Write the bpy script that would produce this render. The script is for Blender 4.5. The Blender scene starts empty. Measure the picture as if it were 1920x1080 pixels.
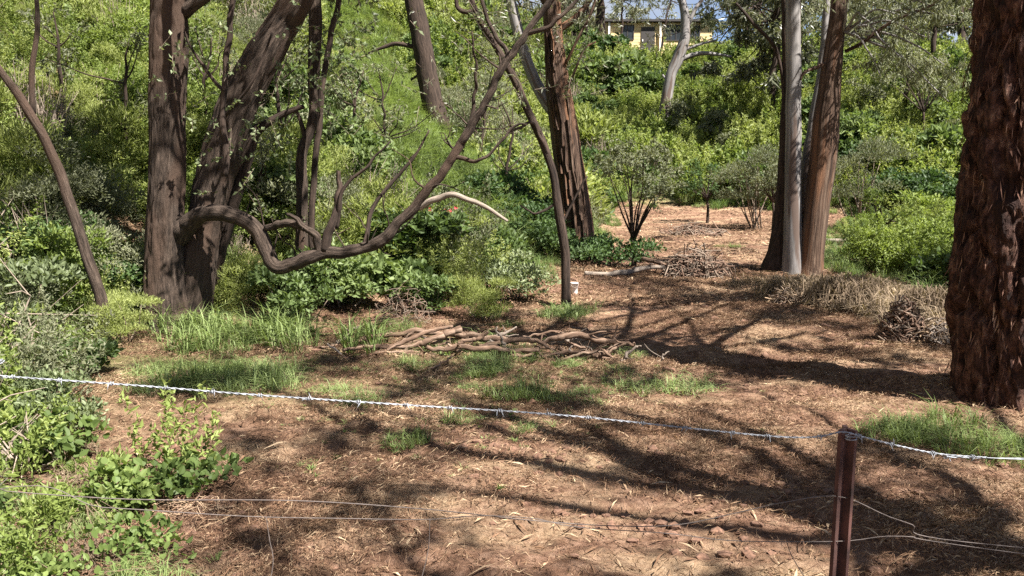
import bpy, math, random
import numpy as np
from mathutils import Vector, Matrix

random.seed(11)
rng = np.random.default_rng(11)
R = math.radians
S = bpy.context.scene
C = S.collection

# ---------------------------------------------------------------- camera, light
FPX = 1598.0                      # focal length in pixels of a 1920 wide frame
PITCH = R(7.5)
CAM = np.array([0.0, 0.0, 1.7])
cd = bpy.data.cameras.new('camera'); cam = bpy.data.objects.new('camera', cd); C.objects.link(cam)
cam.location = CAM; cam.rotation_euler = (R(90) - PITCH, 0, 0)
cd.sensor_width = 36; cd.lens = 36 * FPX / 1920; cd.clip_start = 0.05; cd.clip_end = 2000
S.camera = cam

SUN_EL, SUN_AZ = R(55), R(128)    # azimuth clockwise from +Y (the view direction): behind the camera, to the right
sunv = Vector((math.sin(SUN_AZ) * math.cos(SUN_EL), math.cos(SUN_AZ) * math.cos(SUN_EL), math.sin(SUN_EL)))
w = bpy.data.worlds.new('World'); S.world = w; w.use_nodes = True
wn = w.node_tree.nodes; wl = w.node_tree.links
bg = wn['Background']; sky = wn.new('ShaderNodeTexSky'); sky.sky_type = 'NISHITA'; sky.sun_disc = False
sky.sun_elevation = SUN_EL; sky.sun_rotation = SUN_AZ; sky.air_density = 0.5; sky.dust_density = 0.2
# thin broken white cloud over the blue
tc = wn.new('ShaderNodeTexCoord'); nz = wn.new('ShaderNodeTexNoise'); nz.inputs['Scale'].default_value = 5.0
nz.inputs['Detail'].default_value = 6; cr = wn.new('ShaderNodeValToRGB')
cr.color_ramp.elements[0].position = 0.46; cr.color_ramp.elements[1].position = 0.66
mx = wn.new('ShaderNodeMix'); mx.data_type = 'RGBA'; mx.inputs[7].default_value = (3.4, 3.5, 3.62, 1)
wl.new(tc.outputs['Generated'], nz.inputs['Vector']); wl.new(nz.outputs['Fac'], cr.inputs['Fac'])
wl.new(cr.outputs['Color'], mx.inputs[0]); wl.new(sky.outputs['Color'], mx.inputs[6])
wl.new(mx.outputs[2], bg.inputs['Color']); bg.inputs['Strength'].default_value = 0.05
sd = bpy.data.lights.new('sun', 'SUN'); sun = bpy.data.objects.new('sun', sd); C.objects.link(sun)
sd.energy = 5.0; sd.angle = R(0.53); sd.color = (1.0, 0.95, 0.87)
sun.rotation_euler = sunv.to_track_quat('Z', 'Y').to_euler(); sun.location = (10, -10, 30)
S.view_settings.view_transform = 'Standard'; S.view_settings.look = 'None'
S.view_settings.gamma = 1.0; S.view_settings.exposure = 2.0
S.render.engine = 'CYCLES'
S.cycles.use_denoising = False; S.cycles.sample_clamp_indirect = 4.0; S.cycles.max_bounces = 6; S.cycles.diffuse_bounces = 3; S.cycles.transmission_bounces = 3
S.cycles.glossy_bounces = 2; S.cycles.transparent_max_bounces = 4

# ---------------------------------------------------------------- numeric helpers
def _hash(ix, iy, iz, seed):
    h = (ix * 374761393 + iy * 668265263 + iz * 2147483647 + seed * 1274126177) & 0xFFFFFFFF
    h = ((h ^ (h >> 13)) * 1274126177) & 0xFFFFFFFF
    return ((h ^ (h >> 16)) & 0xFFFFFF) / float(0xFFFFFF)

def noise3(p, seed=0):
    p = np.asarray(p, float); i = np.floor(p).astype(np.int64); f = p - i; f = f * f * (3 - 2 * f)
    o = 0
    for a in (0, 1):
        for b in (0, 1):
            for c in (0, 1):
                wgt = (f[..., 0] if a else 1 - f[..., 0]) * (f[..., 1] if b else 1 - f[..., 1]) * (f[..., 2] if c else 1 - f[..., 2])
                o = o + wgt * _hash(i[..., 0] + a, i[..., 1] + b, i[..., 2] + c, seed)
    return o

def noise2(x, y, s, seed=0):
    x = np.asarray(x, float); y = np.asarray(y, float)
    return noise3(np.stack([x * s, y * s, np.full(np.broadcast(x, y).shape, 0.5)], -1), seed)

def fbm2(x, y, s, seed=0, oct=4):
    o = 0; a = 0.5
    for k in range(oct):
        o = o + a * (noise2(x, y, s * 2 ** k, seed + k) - 0.5); a *= 0.55
    return o

def sp(v, k):
    return np.logaddexp(0, np.asarray(v, float) * k) / k

def foot_x(y):   # foot of the left bank
    return np.interp(y, [-30, 0, 5, 8, 10, 12, 17, 30, 60, 120], [-7.5, -6.6, -5.8, -4.7, -3.0, -0.9, 1.1, 3.0, 6.0, 10])

def foot_y(x):   # foot of the hill at the back
    return np.interp(x, [-20, 0, 4, 9, 12, 20, 60], [34, 32, 30.5, 28, 25, 22, 14])

def terrain(x, y, fine=True):
    x = np.asarray(x, float); y = np.asarray(y, float)
    base = 0.02 * sp(y - 12, 0.5)
    left = 0.60 * sp(foot_x(y) - x - 0.3, 1.6)
    back = 0.40 * sp(y - foot_y(x), 0.7)
    H = np.interp(x, [-60, -20, -2, 10, 25, 60], [22, 15.5, 10.3, 8.0, 6.9, 6.6])
    z = base + left + back
    z = H - sp(H - z, 0.9)
    z = z + fbm2(x, y, 0.45, 3) * 0.10 + fbm2(x, y, 0.18, 9, 2) * 0.25 * np.clip(z, 0, 3)
    if fine:
        near = np.clip(1.3 - np.hypot(x, y) / 22, 0, 1)
        z = z + fbm2(x, y, 1.7, 21, 4) * 0.13 * near + np.abs(fbm2(x + 0.3 * y, y * 1.8, 1.3, 41, 4)) * 0.24 * near
        churn = np.clip(noise2(x + .2 * y, y * 1.6, .55, 88) * 2.6 - .75, 0, 1) * near
        z = z + churn * (fbm2(x, y * 1.25, 4.2, 71, 3) * .22 + np.clip(noise2(x, y * 1.4, 8.5, 72) - .5, 0, 1) * .13)
    return z

Z0 = float(terrain(0, 0)); CAM[2] += Z0; cam.location = CAM
FW = np.array([0, math.cos(PITCH), -math.sin(PITCH)]); UPV = np.array([0, math.sin(PITCH), math.cos(PITCH)])
def ray(px, py):
    return FW + (px - 960) / FPX * np.array([1, 0, 0]) + (540 - py) / FPX * UPV
def at(px, py, Y):
    d = ray(px, py); return CAM + d * (Y / d[1])
def mpp(Y):      # metres per photo pixel at distance Y
    return Y / FPX
def ground_hit(px, py):
    d = ray(px, py)
    t = np.linspace(1.5, 140, 9000); p = CAM[None] + d[None] * t[:, None]
    h = p[:, 2] - terrain(p[:, 0], p[:, 1]); k = np.argmax(h < 0)
    if h[k] >= 0: k = len(t) - 1
    return p[k]
def gz(x, y): return float(terrain(x, y))

# ---------------------------------------------------------------- mesh helpers
def mk_mesh(name, V, groups, attrs=None, mats=(), smooth=False):
    """groups: list of (faces array (n,k), material index)"""
    me = bpy.data.meshes.new(name); V = np.asarray(V, np.float32)
    me.vertices.add(len(V)); me.vertices.foreach_set('co', V.ravel())
    loops = np.concatenate([np.asarray(f, np.int32).ravel() for f, _ in groups])
    tot = np.concatenate([np.full(len(f), np.asarray(f).shape[1], np.int32) for f, _ in groups])
    mi = np.concatenate([np.full(len(f), m, np.int32) for f, m in groups])
    me.loops.add(len(loops)); me.loops.foreach_set('vertex_index', loops)
    me.polygons.add(len(tot)); st = np.concatenate([[0], np.cumsum(tot)[:-1]]).astype(np.int32)
    me.polygons.foreach_set('loop_start', st); me.polygons.foreach_set('material_index', mi)
    if smooth is True:
        me.polygons.foreach_set('use_smooth', np.ones(len(tot), bool))
    elif smooth is not False:
        me.polygons.foreach_set('use_smooth', np.isin(mi, smooth))
    else:
        me.polygons.foreach_set('use_smooth', np.zeros(len(tot), bool))
    for k, a in (attrs or {}).items():
        a = np.asarray(a, np.float32)
        if a.ndim == 1:
            at_ = me.attributes.new(k, 'FLOAT', 'POINT'); at_.data.foreach_set('value', a)
        else:
            at_ = me.attributes.new(k, 'FLOAT_VECTOR', 'POINT'); at_.data.foreach_set('vector', a.ravel())
    for m in mats: me.materials.append(m)
    me.update(calc_edges=True); me.validate()
    return me

class MB:
    """collects geometry, then builds one mesh object"""
    def __init__(s): s.V = []; s.G = []; s.A = []; s.B = []; s.n = 0
    def add(s, V, F, mat=0, tint=None, bark=None):
        V = np.asarray(V, float)
        for f in (F if isinstance(F, list) else [F]): s.G.append((np.asarray(f) + s.n, mat))
        s.V.append(V); s.n += len(V)
        s.A.append(np.full(len(V), 0.5) if tint is None else np.broadcast_to(tint, (len(V),)).astype(float))
        s.B.append(V.copy() if bark is None else bark)
    def mesh(s, name, mats, smooth=False, origin=(0, 0, 0)):
        V = np.concatenate(s.V) - np.asarray(origin)
        return mk_mesh(name, V, s.G, {'tint': np.concatenate(s.A), 'bark': np.concatenate(s.B)}, mats, smooth)

def obj(name, me, parent=None, loc=None):
    o = bpy.data.objects.new(name, me); C.objects.link(o)
    if parent is not None: o.parent = parent
    if loc is not None: o.location = loc
    return o
def tag(o, label, cat, group=None, kind=None):
    if label: o['label'] = label
    if cat: o['category'] = cat
    if group: o['group'] = group
    if kind: o['kind'] = kind
    return o
def empty(name, loc, label, cat, group=None):
    o = bpy.data.objects.new(name, None); C.objects.link(o); o.location = loc; o.empty_display_size = 0.2
    return tag(o, label, cat, group)
def copy_tree(o, parent=None):
    c = o.copy(); C.objects.link(c); c.parent = parent
    for ch in list(o.children): copy_tree(ch, c)
    return c

def spline(P, n):
    """Catmull-Rom through rows of P (any width), n samples"""
    P = np.asarray(P, float); Q = np.vstack([2 * P[0] - P[1], P, 2 * P[-1] - P[-2]])
    L = np.concatenate([[0], np.cumsum(np.linalg.norm(np.diff(P[:, :3], axis=0), axis=1))]); L /= L[-1]
    u = np.linspace(0, 1, n); k = np.clip(np.searchsorted(L, u, side='right') - 1, 0, len(P) - 2)
    t = ((u - L[k]) / np.maximum(L[k + 1] - L[k], 1e-9))[:, None]
    a, b, c, d = Q[k], Q[k + 1], Q[k + 2], Q[k + 3]
    return 0.5 * (2 * b + (c - a) * t + (2 * a - 5 * b + 4 * c - d) * t ** 2 + (3 * b - a - 3 * c + d) * t ** 3)

def tube(P, r, sides=10, n=None, wob=0.0, disp=None, seed=0, cap=True):
    """P (k,3) control points, r radii -> verts, faces, bark coords"""
    P = np.asarray(P, float); r = np.broadcast_to(np.asarray(r, float), (len(P),))
    if n is None: n = max(len(P) * 4, 4)
    Q = spline(np.column_stack([P, r]), n); c = Q[:, :3]; rr = np.maximum(Q[:, 3], 1e-4)
    if wob:
        s = np.arange(n) * 0.35
        c = c + wob * np.column_stack([noise3(np.column_stack([s, s * 0 + k * 7.3, s * 0]), seed + k) - 0.5 for k in range(3)])
    T = np.gradient(c, axis=0); T /= np.maximum(np.linalg.norm(T, axis=1, keepdims=True), 1e-9)
    U = np.zeros_like(T); u0 = np.cross(T[0], [0.13, 0.9, 0.31]); U[0] = u0 / np.linalg.norm(u0)
    for i in range(1, n):
        u = U[i - 1] - T[i] * np.dot(U[i - 1], T[i]); U[i] = u / max(np.linalg.norm(u), 1e-9)
    W = np.cross(T, U)
    ln = np.concatenate([[0], np.cumsum(np.linalg.norm(np.diff(c, axis=0), axis=1))])
    a = np.arange(sides) * 2 * math.pi / sides
    ca, sa = np.cos(a)[None, :, None], np.sin(a)[None, :, None]
    bk = np.concatenate([np.broadcast_to(ca * rr[:, None, None], (n, sides, 1)), np.broadcast_to(sa * rr[:, None, None], (n, sides, 1)),
                         np.broadcast_to(ln[:, None, None], (n, sides, 1))], 2)
    rad = np.broadcast_to(rr[:, None], (n, sides)).copy()
    if disp: rad = rad + disp(bk + seed * 3.1, rad)
    V = c[:, None] + U[:, None] * ca * rad[..., None] + W[:, None] * sa * rad[..., None]
    i = np.arange(n - 1)[:, None]; j = np.arange(sides)[None]; j2 = (j + 1) % sides
    F = np.stack([i * sides + j, i * sides + j2, (i + 1) * sides + j2, (i + 1) * sides + j], -1).reshape(-1, 4)
    V = V.reshape(-1, 3); bk = bk.reshape(-1, 3) + seed * 1.7
    Fs = [F]
    if cap:
        V = np.vstack([V, c[0], c[-1]]); bk = np.vstack([bk, [0, 0, seed * 1.7], [0, 0, ln[-1] + seed * 1.7]])
        k0, k1 = n * sides, n * sides + 1; jj = np.arange(sides); jn = (jj + 1) % sides
        Fs.append(np.stack([np.full(sides, k0), jn, jj], -1)); b = (n - 1) * sides
        Fs.append(np.stack([np.full(sides, k1), b + jj, b + jn], -1))
    return V, Fs, bk

def px_tube(mb, pts, mat=0, sides=12, n=None, wob=0, disp=None, seed=0, tint=0.5):
    """pts rows: photo x, photo y, distance, width in photo px"""
    P = [at(a, b, Y) for a, b, Y, _ in pts]; r = [wd * mpp(Y) / 2 for _, _, Y, wd in pts]
    V, F, B = tube(P, r, sides, n, wob, disp, seed); mb.add(V, F, mat, tint, B); return P

def unit(v): return v / np.maximum(np.linalg.norm(v, axis=-1, keepdims=True), 1e-9)
def rdir(n): return unit(rng.normal(size=(n, 3)))

def leaves(c, d, nrm, L, W, fold=0.18, droop=0.0):
    n = len(c); d = unit(d); s = unit(np.cross(d, nrm)); nn = np.cross(s, d)
    L = np.broadcast_to(L, (n,))[:, None]; W = np.broadcast_to(W, (n,))[:, None]
    V = np.stack([c, c + d * L * 0.42 + s * W / 2 + nn * W * fold, c + d * L - nn * L * droop, c + d * L * 0.42 - s * W / 2 + nn * W * fold], 1)
    F = np.arange(n * 4).reshape(n, 4)
    return V.reshape(-1, 3), F
def broad_leaves(c, d, nrm, L, W, droop=0.15):
    """rounder leaf: 6 verts on the rim and a midrib fold"""
    n = len(c); d = unit(d); s = unit(np.cross(d, nrm)); nn = np.cross(s, d)
    L = np.broadcast_to(L, (n,))[:, None]; W = np.broadcast_to(W, (n,))[:, None]
    up = nn * W * 0.12
    V = np.stack([c, c + d * L * .25 + s * W * .42 + up, c + d * L * .62 + s * W * .46 + up - nn * L * droop * .4, c + d * L - nn * L * droop,
                  c + d * L * .62 - s * W * .46 + up - nn * L * droop * .4, c + d * L * .25 - s * W * .42 + up], 1)
    b = np.arange(n)[:, None] * 6
    F = np.concatenate([b + np.array([[0, 1, 2, 3]]), b + np.array([[0, 3, 4, 5]])])
    return V.reshape(-1, 3), F
def blades(c, h, w, lean, az):
    """grass blades: bent strips of one quad and a tip"""
    n = len(c); d = np.column_stack([np.cos(az), np.sin(az), np.zeros(n)]); s = np.column_stack([-np.sin(az), np.cos(az), np.zeros(n)])
    h = np.broadcast_to(h, (n,))[:, None]; w = np.broadcast_to(w, (n,))[:, None]; ln = np.broadcast_to(lean, (n,))[:, None]
    z = np.array([[0, 0, 1.0]])
    m = c + d * h * ln * 0.3 + z * h * 0.6; t = c + d * h * ln + z * h * (1 - 0.35 * ln)
    V = np.stack([c - s * w / 2, c + s * w / 2, m + s * w * 0.4, m - s * w * 0.4, t], 1).reshape(-1, 3)
    b = np.arange(n)[:, None] * 5
    return V, [b + np.array([[0, 1, 2, 3]]), b + np.array([[3, 2, 4]])]

# ---------------------------------------------------------------- materials
def nodemat(name):
    m = bpy.data.materials.new(name); m.use_nodes = True; nt = m.node_tree
    return m, nt.nodes, nt.links, nt.nodes['Principled BSDF']
def ramp(nd, stops):
    r = nd.new('ShaderNodeValToRGB'); e = r.color_ramp.elements
    while len(e) < len(stops): e.new(0.5)
    for k, (p, c) in enumerate(stops): e[k].position = p; e[k].color = (*c, 1)
    return r
def leafmat(name, stops, trans=0.35, rough=0.55, objvar=0.5, spec=0.25):
    m, nd, lk, pb = nodemat(name)
    a = nd.new('ShaderNodeAttribute'); a.attribute_name = 'tint'
    oi = nd.new('ShaderNodeObjectInfo')
    ma = nd.new('ShaderNodeMath'); ma.operation = 'MULTIPLY_ADD'; ma.inputs[1].default_value = objvar
    sb = nd.new('ShaderNodeMath'); sb.operation = 'MULTIPLY_ADD'; sb.inputs[1].default_value = 1 - objvar
    lk.new(oi.outputs['Random'], ma.inputs[0]); ma.inputs[2].default_value = 0
    lk.new(a.outputs['Fac'], sb.inputs[0]); lk.new(ma.outputs[0], sb.inputs[2])
    r = ramp(nd, stops); lk.new(sb.outputs[0], r.inputs['Fac'])
    pb.inputs['Roughness'].default_value = rough; pb.inputs['Specular IOR Level'].default_value = spec
    lk.new(r.outputs['Color'], pb.inputs['Base Color'])
    tr = nd.new('ShaderNodeBsdfTranslucent'); g = nd.new('ShaderNodeMix'); g.data_type = 'RGBA'; g.blend_type = 'MULTIPLY'; g.inputs[0].default_value = 1
    lk.new(r.outputs['Color'], g.inputs[6]); g.inputs[7].default_value = (1.35, 1.4, 0.75, 1)
    lk.new(g.outputs[2], tr.inputs['Color'])
    mxs = nd.new('ShaderNodeMixShader'); mxs.inputs[0].default_value = trans
    lk.new(pb.outputs[0], mxs.inputs[1]); lk.new(tr.outputs[0], mxs.inputs[2])
    lk.new(mxs.outputs[0], nd['Material Output'].inputs['Surface'])
    return m
def barkmat(name, stops, sc=(14, 14, 2.0), sc2=(3, 3, 0.7), patch=None, bump=0.6, rough=0.9, dist=0.02, patch_pos=(0.5, 0.6), fine=1.0):
    m, nd, lk, pb = nodemat(name)
    a = nd.new('ShaderNodeAttribute'); a.attribute_name = 'bark'
    mp = nd.new('ShaderNodeMapping'); mp.inputs['Scale'].default_value = sc; lk.new(a.outputs['Vector'], mp.inputs['Vector'])
    n1 = nd.new('ShaderNodeTexNoise'); n1.inputs['Scale'].default_value = 1; n1.inputs['Detail'].default_value = 6; n1.inputs['Roughness'].default_value = 0.65
    lk.new(mp.outputs[0], n1.inputs['Vector'])
    r = ramp(nd, stops); lk.new(n1.outputs['Fac'], r.inputs['Fac']); col = r.outputs['Color']
    n3 = nd.new('ShaderNodeTexNoise'); n3.inputs['Scale'].default_value = 2.6; n3.inputs['Detail'].default_value = 8; n3.inputs['Roughness'].default_value = 0.75; n3.inputs['Distortion'].default_value = 0.6
    lk.new(mp.outputs[0], n3.inputs['Vector']); f3 = ramp(nd, [(.34, (.3, .27, .25)), (.52, (1, 1, 1)), (.72, (1.35, 1.3, 1.25))]); lk.new(n3.outputs['Fac'], f3.inputs['Fac'])
    m3 = nd.new('ShaderNodeMix'); m3.data_type = 'RGBA'; m3.blend_type = 'MULTIPLY'; m3.inputs[0].default_value = fine; lk.new(col, m3.inputs[6]); lk.new(f3.outputs['Color'], m3.inputs[7]); col = m3.outputs[2]
    hs = nd.new('ShaderNodeMath'); hs.operation = 'MULTIPLY_ADD'; hs.inputs[1].default_value = .6; lk.new(n3.outputs['Fac'], hs.inputs[0]); lk.new(n1.outputs['Fac'], hs.inputs[2])
    if patch:
        mp2 = nd.new('ShaderNodeMapping'); mp2.inputs['Scale'].default_value = sc2; lk.new(a.outputs['Vector'], mp2.inputs['Vector'])
        n2 = nd.new('ShaderNodeTexNoise'); n2.inputs['Scale'].default_value = 1; n2.inputs['Detail'].default_value = 5
        lk.new(mp2.outputs[0], n2.inputs['Vector'])
        f = ramp(nd, [(patch_pos[0], (0, 0, 0)), (patch_pos[1], (1, 1, 1))]); lk.new(n2.outputs['Fac'], f.inputs['Fac'])
        mm = nd.new('ShaderNodeMix'); mm.data_type = 'RGBA'; lk.new(f.outputs['Color'], mm.inputs[0]); lk.new(col, mm.inputs[6])
        mm.inputs[7].default_value = (*patch, 1); col = mm.outputs[2]
    lk.new(col, pb.inputs['Base Color']); pb.inputs['Roughness'].default_value = rough; pb.inputs['Specular IOR Level'].default_value = 0.25
    b = nd.new('ShaderNodeBump'); b.inputs['Strength'].default_value = bump; b.inputs['Distance'].default_value = dist
    lk.new(hs.outputs[0], b.inputs['Height']); lk.new(b.outputs[0], pb.inputs['Normal'])
    return m
def plain(name, col, rough=0.6, metal=0.0, var=0.25, scale=30):
    m, nd, lk, pb = nodemat(name)
    n1 = nd.new('ShaderNodeTexNoise'); n1.inputs['Scale'].default_value = scale; n1.inputs['Detail'].default_value = 5
    t = nd.new('ShaderNodeTexCoord'); lk.new(t.outputs['Object'], n1.inputs['Vector'])
    c = np.array(col); r = ramp(nd, [(0.3, tuple(c * (1 - var))), (0.7, tuple(np.minimum(c * (1 + var), 1)))])
    lk.new(n1.outputs['Fac'], r.inputs['Fac']); lk.new(r.outputs['Color'], pb.inputs['Base Color'])
    pb.inputs['Roughness'].default_value = rough; pb.inputs['Metallic'].default_value = metal
    return m

M = {}
M['broad'] = leafmat('broad_leaf', [(0, (0.047, 0.075, 0.024)), (.5, (0.097, 0.140, 0.047)), (1, (0.192, 0.238, 0.093))])
M['bright'] = leafmat('bright_leaf', [(0, (0.080, 0.116, 0.025)), (.5, (0.153, 0.199, 0.050)), (1, (0.279, 0.325, 0.105))], 0.4)
M['lime'] = leafmat('lime_leaf', [(0, (0.121, 0.145, 0.036)), (.5, (0.218, 0.252, 0.076)), (1, (0.353, 0.388, 0.153))], 0.4)
M['dark'] = leafmat('dark_leaf', [(0, (0.024, 0.046, 0.015)), (.5, (0.051, 0.089, 0.029)), (1, (0.100, 0.150, 0.053))], 0.3)
M['olive'] = leafmat('olive_leaf', [(0, (.075, .085, .045)), (.5, (.145, .155, .09)), (1, (.24, .245, .155))], 0.3)
M['glauc'] = leafmat('glaucous_leaf', [(0, (.06, .078, .035)), (.5, (.135, .165, .08)), (.85, (.25, .285, .16)), (1, (.33, .32, .17))], 0.3, 0.5)
M['gum'] = leafmat('gum_leaf', [(0, (0.054, 0.061, 0.037)), (.5, (0.107, 0.114, 0.071)), (1, (0.203, 0.203, 0.133))], 0.3, 0.38, spec=0.45)
M['grass'] = leafmat('long_grass', [(0, (0.074, 0.119, 0.032)), (.5, (0.145, 0.211, 0.067)), (1, (0.268, 0.346, 0.132))], 0.4)
M['hay'] = leafmat('dry_grass', [(0, (.07, .05, .035)), (.5, (.20, .148, .10)), (1, (.42, .335, .235))], 0.2, 0.8, spec=0.2)
M['straw'] = leafmat('straw_litter', [(0, (.055, .03, .02)), (.5, (.175, .103, .063)), (1, (.48, .36, .235))], 0.1, 0.9, objvar=0, spec=0.15)
M['twig'] = plain('twig_wood', (.16, .12, .09), 0.9)
M['deadwood'] = barkmat('dead_branch', [(.25, (.045, .027, .018)), (.5, (.15, .095, .065)), (.75, (.31, .23, .175))], (40, 40, 5), bump=.7, dist=.01, fine=.7)
M['paledead'] = barkmat('bleached_branch', [(.25, (0.1020, 0.0789, 0.0640)), (.5, (0.2295, 0.1867, 0.1520)), (.75, (0.3570, 0.3071, 0.2600))], (40, 40, 5), bump=.6, dist=.008, fine=.6)
M['leftbark'] = barkmat('fissured_bark', [(.30, (0.0110, 0.0076, 0.0059)), (.46, (0.0442, 0.0311, 0.0235)), (.60, (0.0833, 0.0605, 0.0470)), (.78, (0.1615, 0.1260, 0.1008))], (44, 44, 5.5), (2.5, 2.5, .8), (0.0638, 0.0403, 0.0286), 1.0, dist=.025)
M['darkbark'] = barkmat('dark_bark', [(.3, (0.0108, 0.0074, 0.0060)), (.5, (0.0390, 0.0262, 0.0198)), (.75, (0.0840, 0.0570, 0.0440))], (26, 26, 2.5), bump=.9, dist=.02)
M['redbark'] = barkmat('red_flaking_bark', [(.32, (.010, .005, .004)), (.46, (.06, .026, .018)), (.58, (.145, .072, .05)), (.74, (.36, .24, .175))], (20, 20, 9), (3, 3, 1.2), (.028, .013, .010), 1.0, dist=.05, patch_pos=(.5, .66))
M['stringy'] = barkmat('stringy_bark', [(.3, (0.0150, 0.0090, 0.0067)), (.48, (0.0638, 0.0375, 0.0255)), (.7, (0.1725, 0.1200, 0.0863))], (34, 34, 1.2), (5, 5, .35), (0.1500, 0.0750, 0.0413), .9, dist=.02, patch_pos=(.52, .62))
M['grey'] = barkmat('smooth_grey_bark', [(.3, (0.1040, 0.0960, 0.0920)), (.5, (0.1880, 0.1760, 0.1720)), (.72, (0.2720, 0.2600, 0.2560))], (16, 16, 1.0), (6, 6, .5), (0.0960, 0.0680, 0.0560), .25, .7, .006, (.52, .6), fine=.6)
M['soilclod'] = plain('soil_clod', (.13, .07, .045), 0.95, var=.4, scale=60)

# ground: red-brown soil, straw-coloured mown grass, green regrowth
def groundmat():
    m, nd, lk, pb = nodemat('soil_and_litter')
    t = nd.new('ShaderNodeTexCoord')
    def nz(s, d=8, r=.6, mp=None):
        n = nd.new('ShaderNodeTexNoise'); n.inputs['Scale'].default_value = s; n.inputs['Detail'].default_value = d; n.inputs['Roughness'].default_value = r
        if mp:
            q = nd.new('ShaderNodeMapping'); q.inputs['Scale'].default_value = mp; lk.new(t.outputs['Object'], q.inputs['Vector']); lk.new(q.outputs[0], n.inputs['Vector'])
        else: lk.new(t.outputs['Object'], n.inputs['Vector'])
        return n
    soil = ramp(nd, [(.3, (.045, .023, .015)), (.48, (.155, .085, .054)), (.7, (.34, .215, .15))]); n1 = nz(9, 10, .7); lk.new(n1.outputs['Fac'], soil.inputs['Fac'])
    straw = ramp(nd, [(.3, (.20, .13, .07)), (.55, (.39, .275, .175)), (.75, (.56, .43, .30))]); n2 = nz(28, 8, .75); lk.new(n2.outputs['Fac'], straw.inputs['Fac'])
    green = ramp(nd, [(.3, (.05, .075, .02)), (.6, (.13, .17, .05)), (.8, (.24, .26, .09))]); n4 = nz(20, 8, .7); lk.new(n4.outputs['Fac'], green.inputs['Fac'])
    n3 = nz(.9, 6, .65, (1, 1.8, 1)); f = ramp(nd, [(.47, (0, 0, 0)), (.68, (1, 1, 1))]); lk.new(n3.outputs['Fac'], f.inputs['Fac'])
    m1 = nd.new('ShaderNodeMix'); m1.data_type = 'RGBA'; lk.new(f.outputs['Color'], m1.inputs[0]); lk.new(soil.outputs[0], m1.inputs[6]); lk.new(straw.outputs[0], m1.inputs[7])
    a = nd.new('ShaderNodeAttribute'); a.attribute_name = 'green'
    m2 = nd.new('ShaderNodeMix'); m2.data_type = 'RGBA'; lk.new(a.outputs['Fac'], m2.inputs[0]); lk.new(m1.outputs[2], m2.inputs[6]); lk.new(green.outputs[0], m2.inputs[7])
    lk.new(m2.outputs[2], pb.inputs['Base Color']); pb.inputs['Roughness'].default_value = .95; pb.inputs['Specular IOR Level'].default_value = .15
    b = nd.new('ShaderNodeBump'); b.inputs['Strength'].default_value = 1.0; b.inputs['Distance'].default_value = .05
    n5 = nz(22, 8, .75); lk.new(n5.outputs['Fac'], b.inputs['Height']); lk.new(b.outputs[0], pb.inputs['Normal'])
    return m
M['ground'] = groundmat()

# ---------------------------------------------------------------- ground
def bank(x, y):   # metres inside the vegetation (positive on the banks)
    d = np.maximum(foot_x(y) - x, (y - foot_y(x)))
    right = x - np.interp(y, [-30, 4, 8, 12, 16, 22, 28], [9, 7.5, 6.3, 5.9, 6.0, 8.2, 14])
    return np.maximum(d, right)
def axis(parts):
    return np.unique(np.concatenate([np.arange(a, b, s) for a, b, s in parts]))
gx = axis([(-400, -60, 40), (-60, -20, 3), (-20, -8, .4), (-8, 8, .055), (8, 24, .4), (24, 60, 3), (60, 401, 40)])
gy = axis([(-200, -30, 20), (-30, 0, 1.5), (0, 2, .2), (2, 9, .045), (9, 16, .08), (16, 34, .3), (34, 80, 1.2), (80, 160, 8), (160, 801, 80)])
GX, GY = np.meshgrid(gx, gy); GZ = terrain(GX, GY)
nx, ny = len(gx), len(gy)
i = np.arange(ny - 1)[:, None]; j = np.arange(nx - 1)[None]
F = np.stack([i * nx + j, i * nx + j + 1, (i + 1) * nx + j + 1, (i + 1) * nx + j], -1).reshape(-1, 4)
bk = bank(GX, GY)
greenm = np.clip(bk * .5 + .3 + fbm2(GX, GY, .8, 77) * 1.6, 0, 1) * .9
greenm *= np.where(bk > 1.0, .35, 1.0)
strip = np.exp(-((GY - 7.4) / 1.3) ** 2) * np.clip((1.8 - GX) / 2.5, 0, 1)
greenm = np.clip(np.maximum(greenm, strip * (.15 + 1.6 * np.clip(fbm2(GX, GY, 1.1, 55) + .12, 0, 1))), 0, 1)
HC = ground_hit(180, 440); greenm *= np.clip(np.hypot(GX - HC[0], GY - HC[1]) / .8 - .5, 0, 1)
gm = mk_mesh('ground', np.column_stack([GX.ravel(), GY.ravel(), GZ.ravel()]), [(F, 0)], {'green': greenm.ravel()}, [M['ground']], True)
o = obj('ground', gm); o['kind'] = 'structure'

# ---------------------------------------------------------------- trees
def fissure(amp, fa=26, fl=2.2, seed=0):
    def f(b, r):
        n = noise3(b * np.array([fa, fa, fl]), seed); m = noise3(b * np.array([fa * .35, fa * .35, fl * .5]), seed + 5)
        return amp * (np.abs(n - .5) * 2 - .35) + amp * 1.6 * (m - .5)
    return f

def knotty(amp, seed=0):
    g = fissure(amp * .6, 26, 7, seed + 2)
    def f(b, r):
        sw = noise3(b * np.array([5, 5, 4.5]), seed + 1) - .5; kn = np.clip(noise3(b * np.array([9, 9, 9.0]), seed + 3) - .66, 0, 1)
        return amp * 2.2 * sw + amp * 5 * kn + g(b, r)
    return f
def grooved(depth, fa, fl, wid, seed=0):
    def f(b, r):
        q = b * np.array([fa, fa, fl]); q = q + (noise3(b * np.array([4, 4, 5.0]), seed + 9) - .5)[..., None] * np.array([1.2, 1.2, .4]); n = noise3(q, seed)
        return -depth * np.exp(-((n - .5) / wid) ** 2)
    return f

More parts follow.
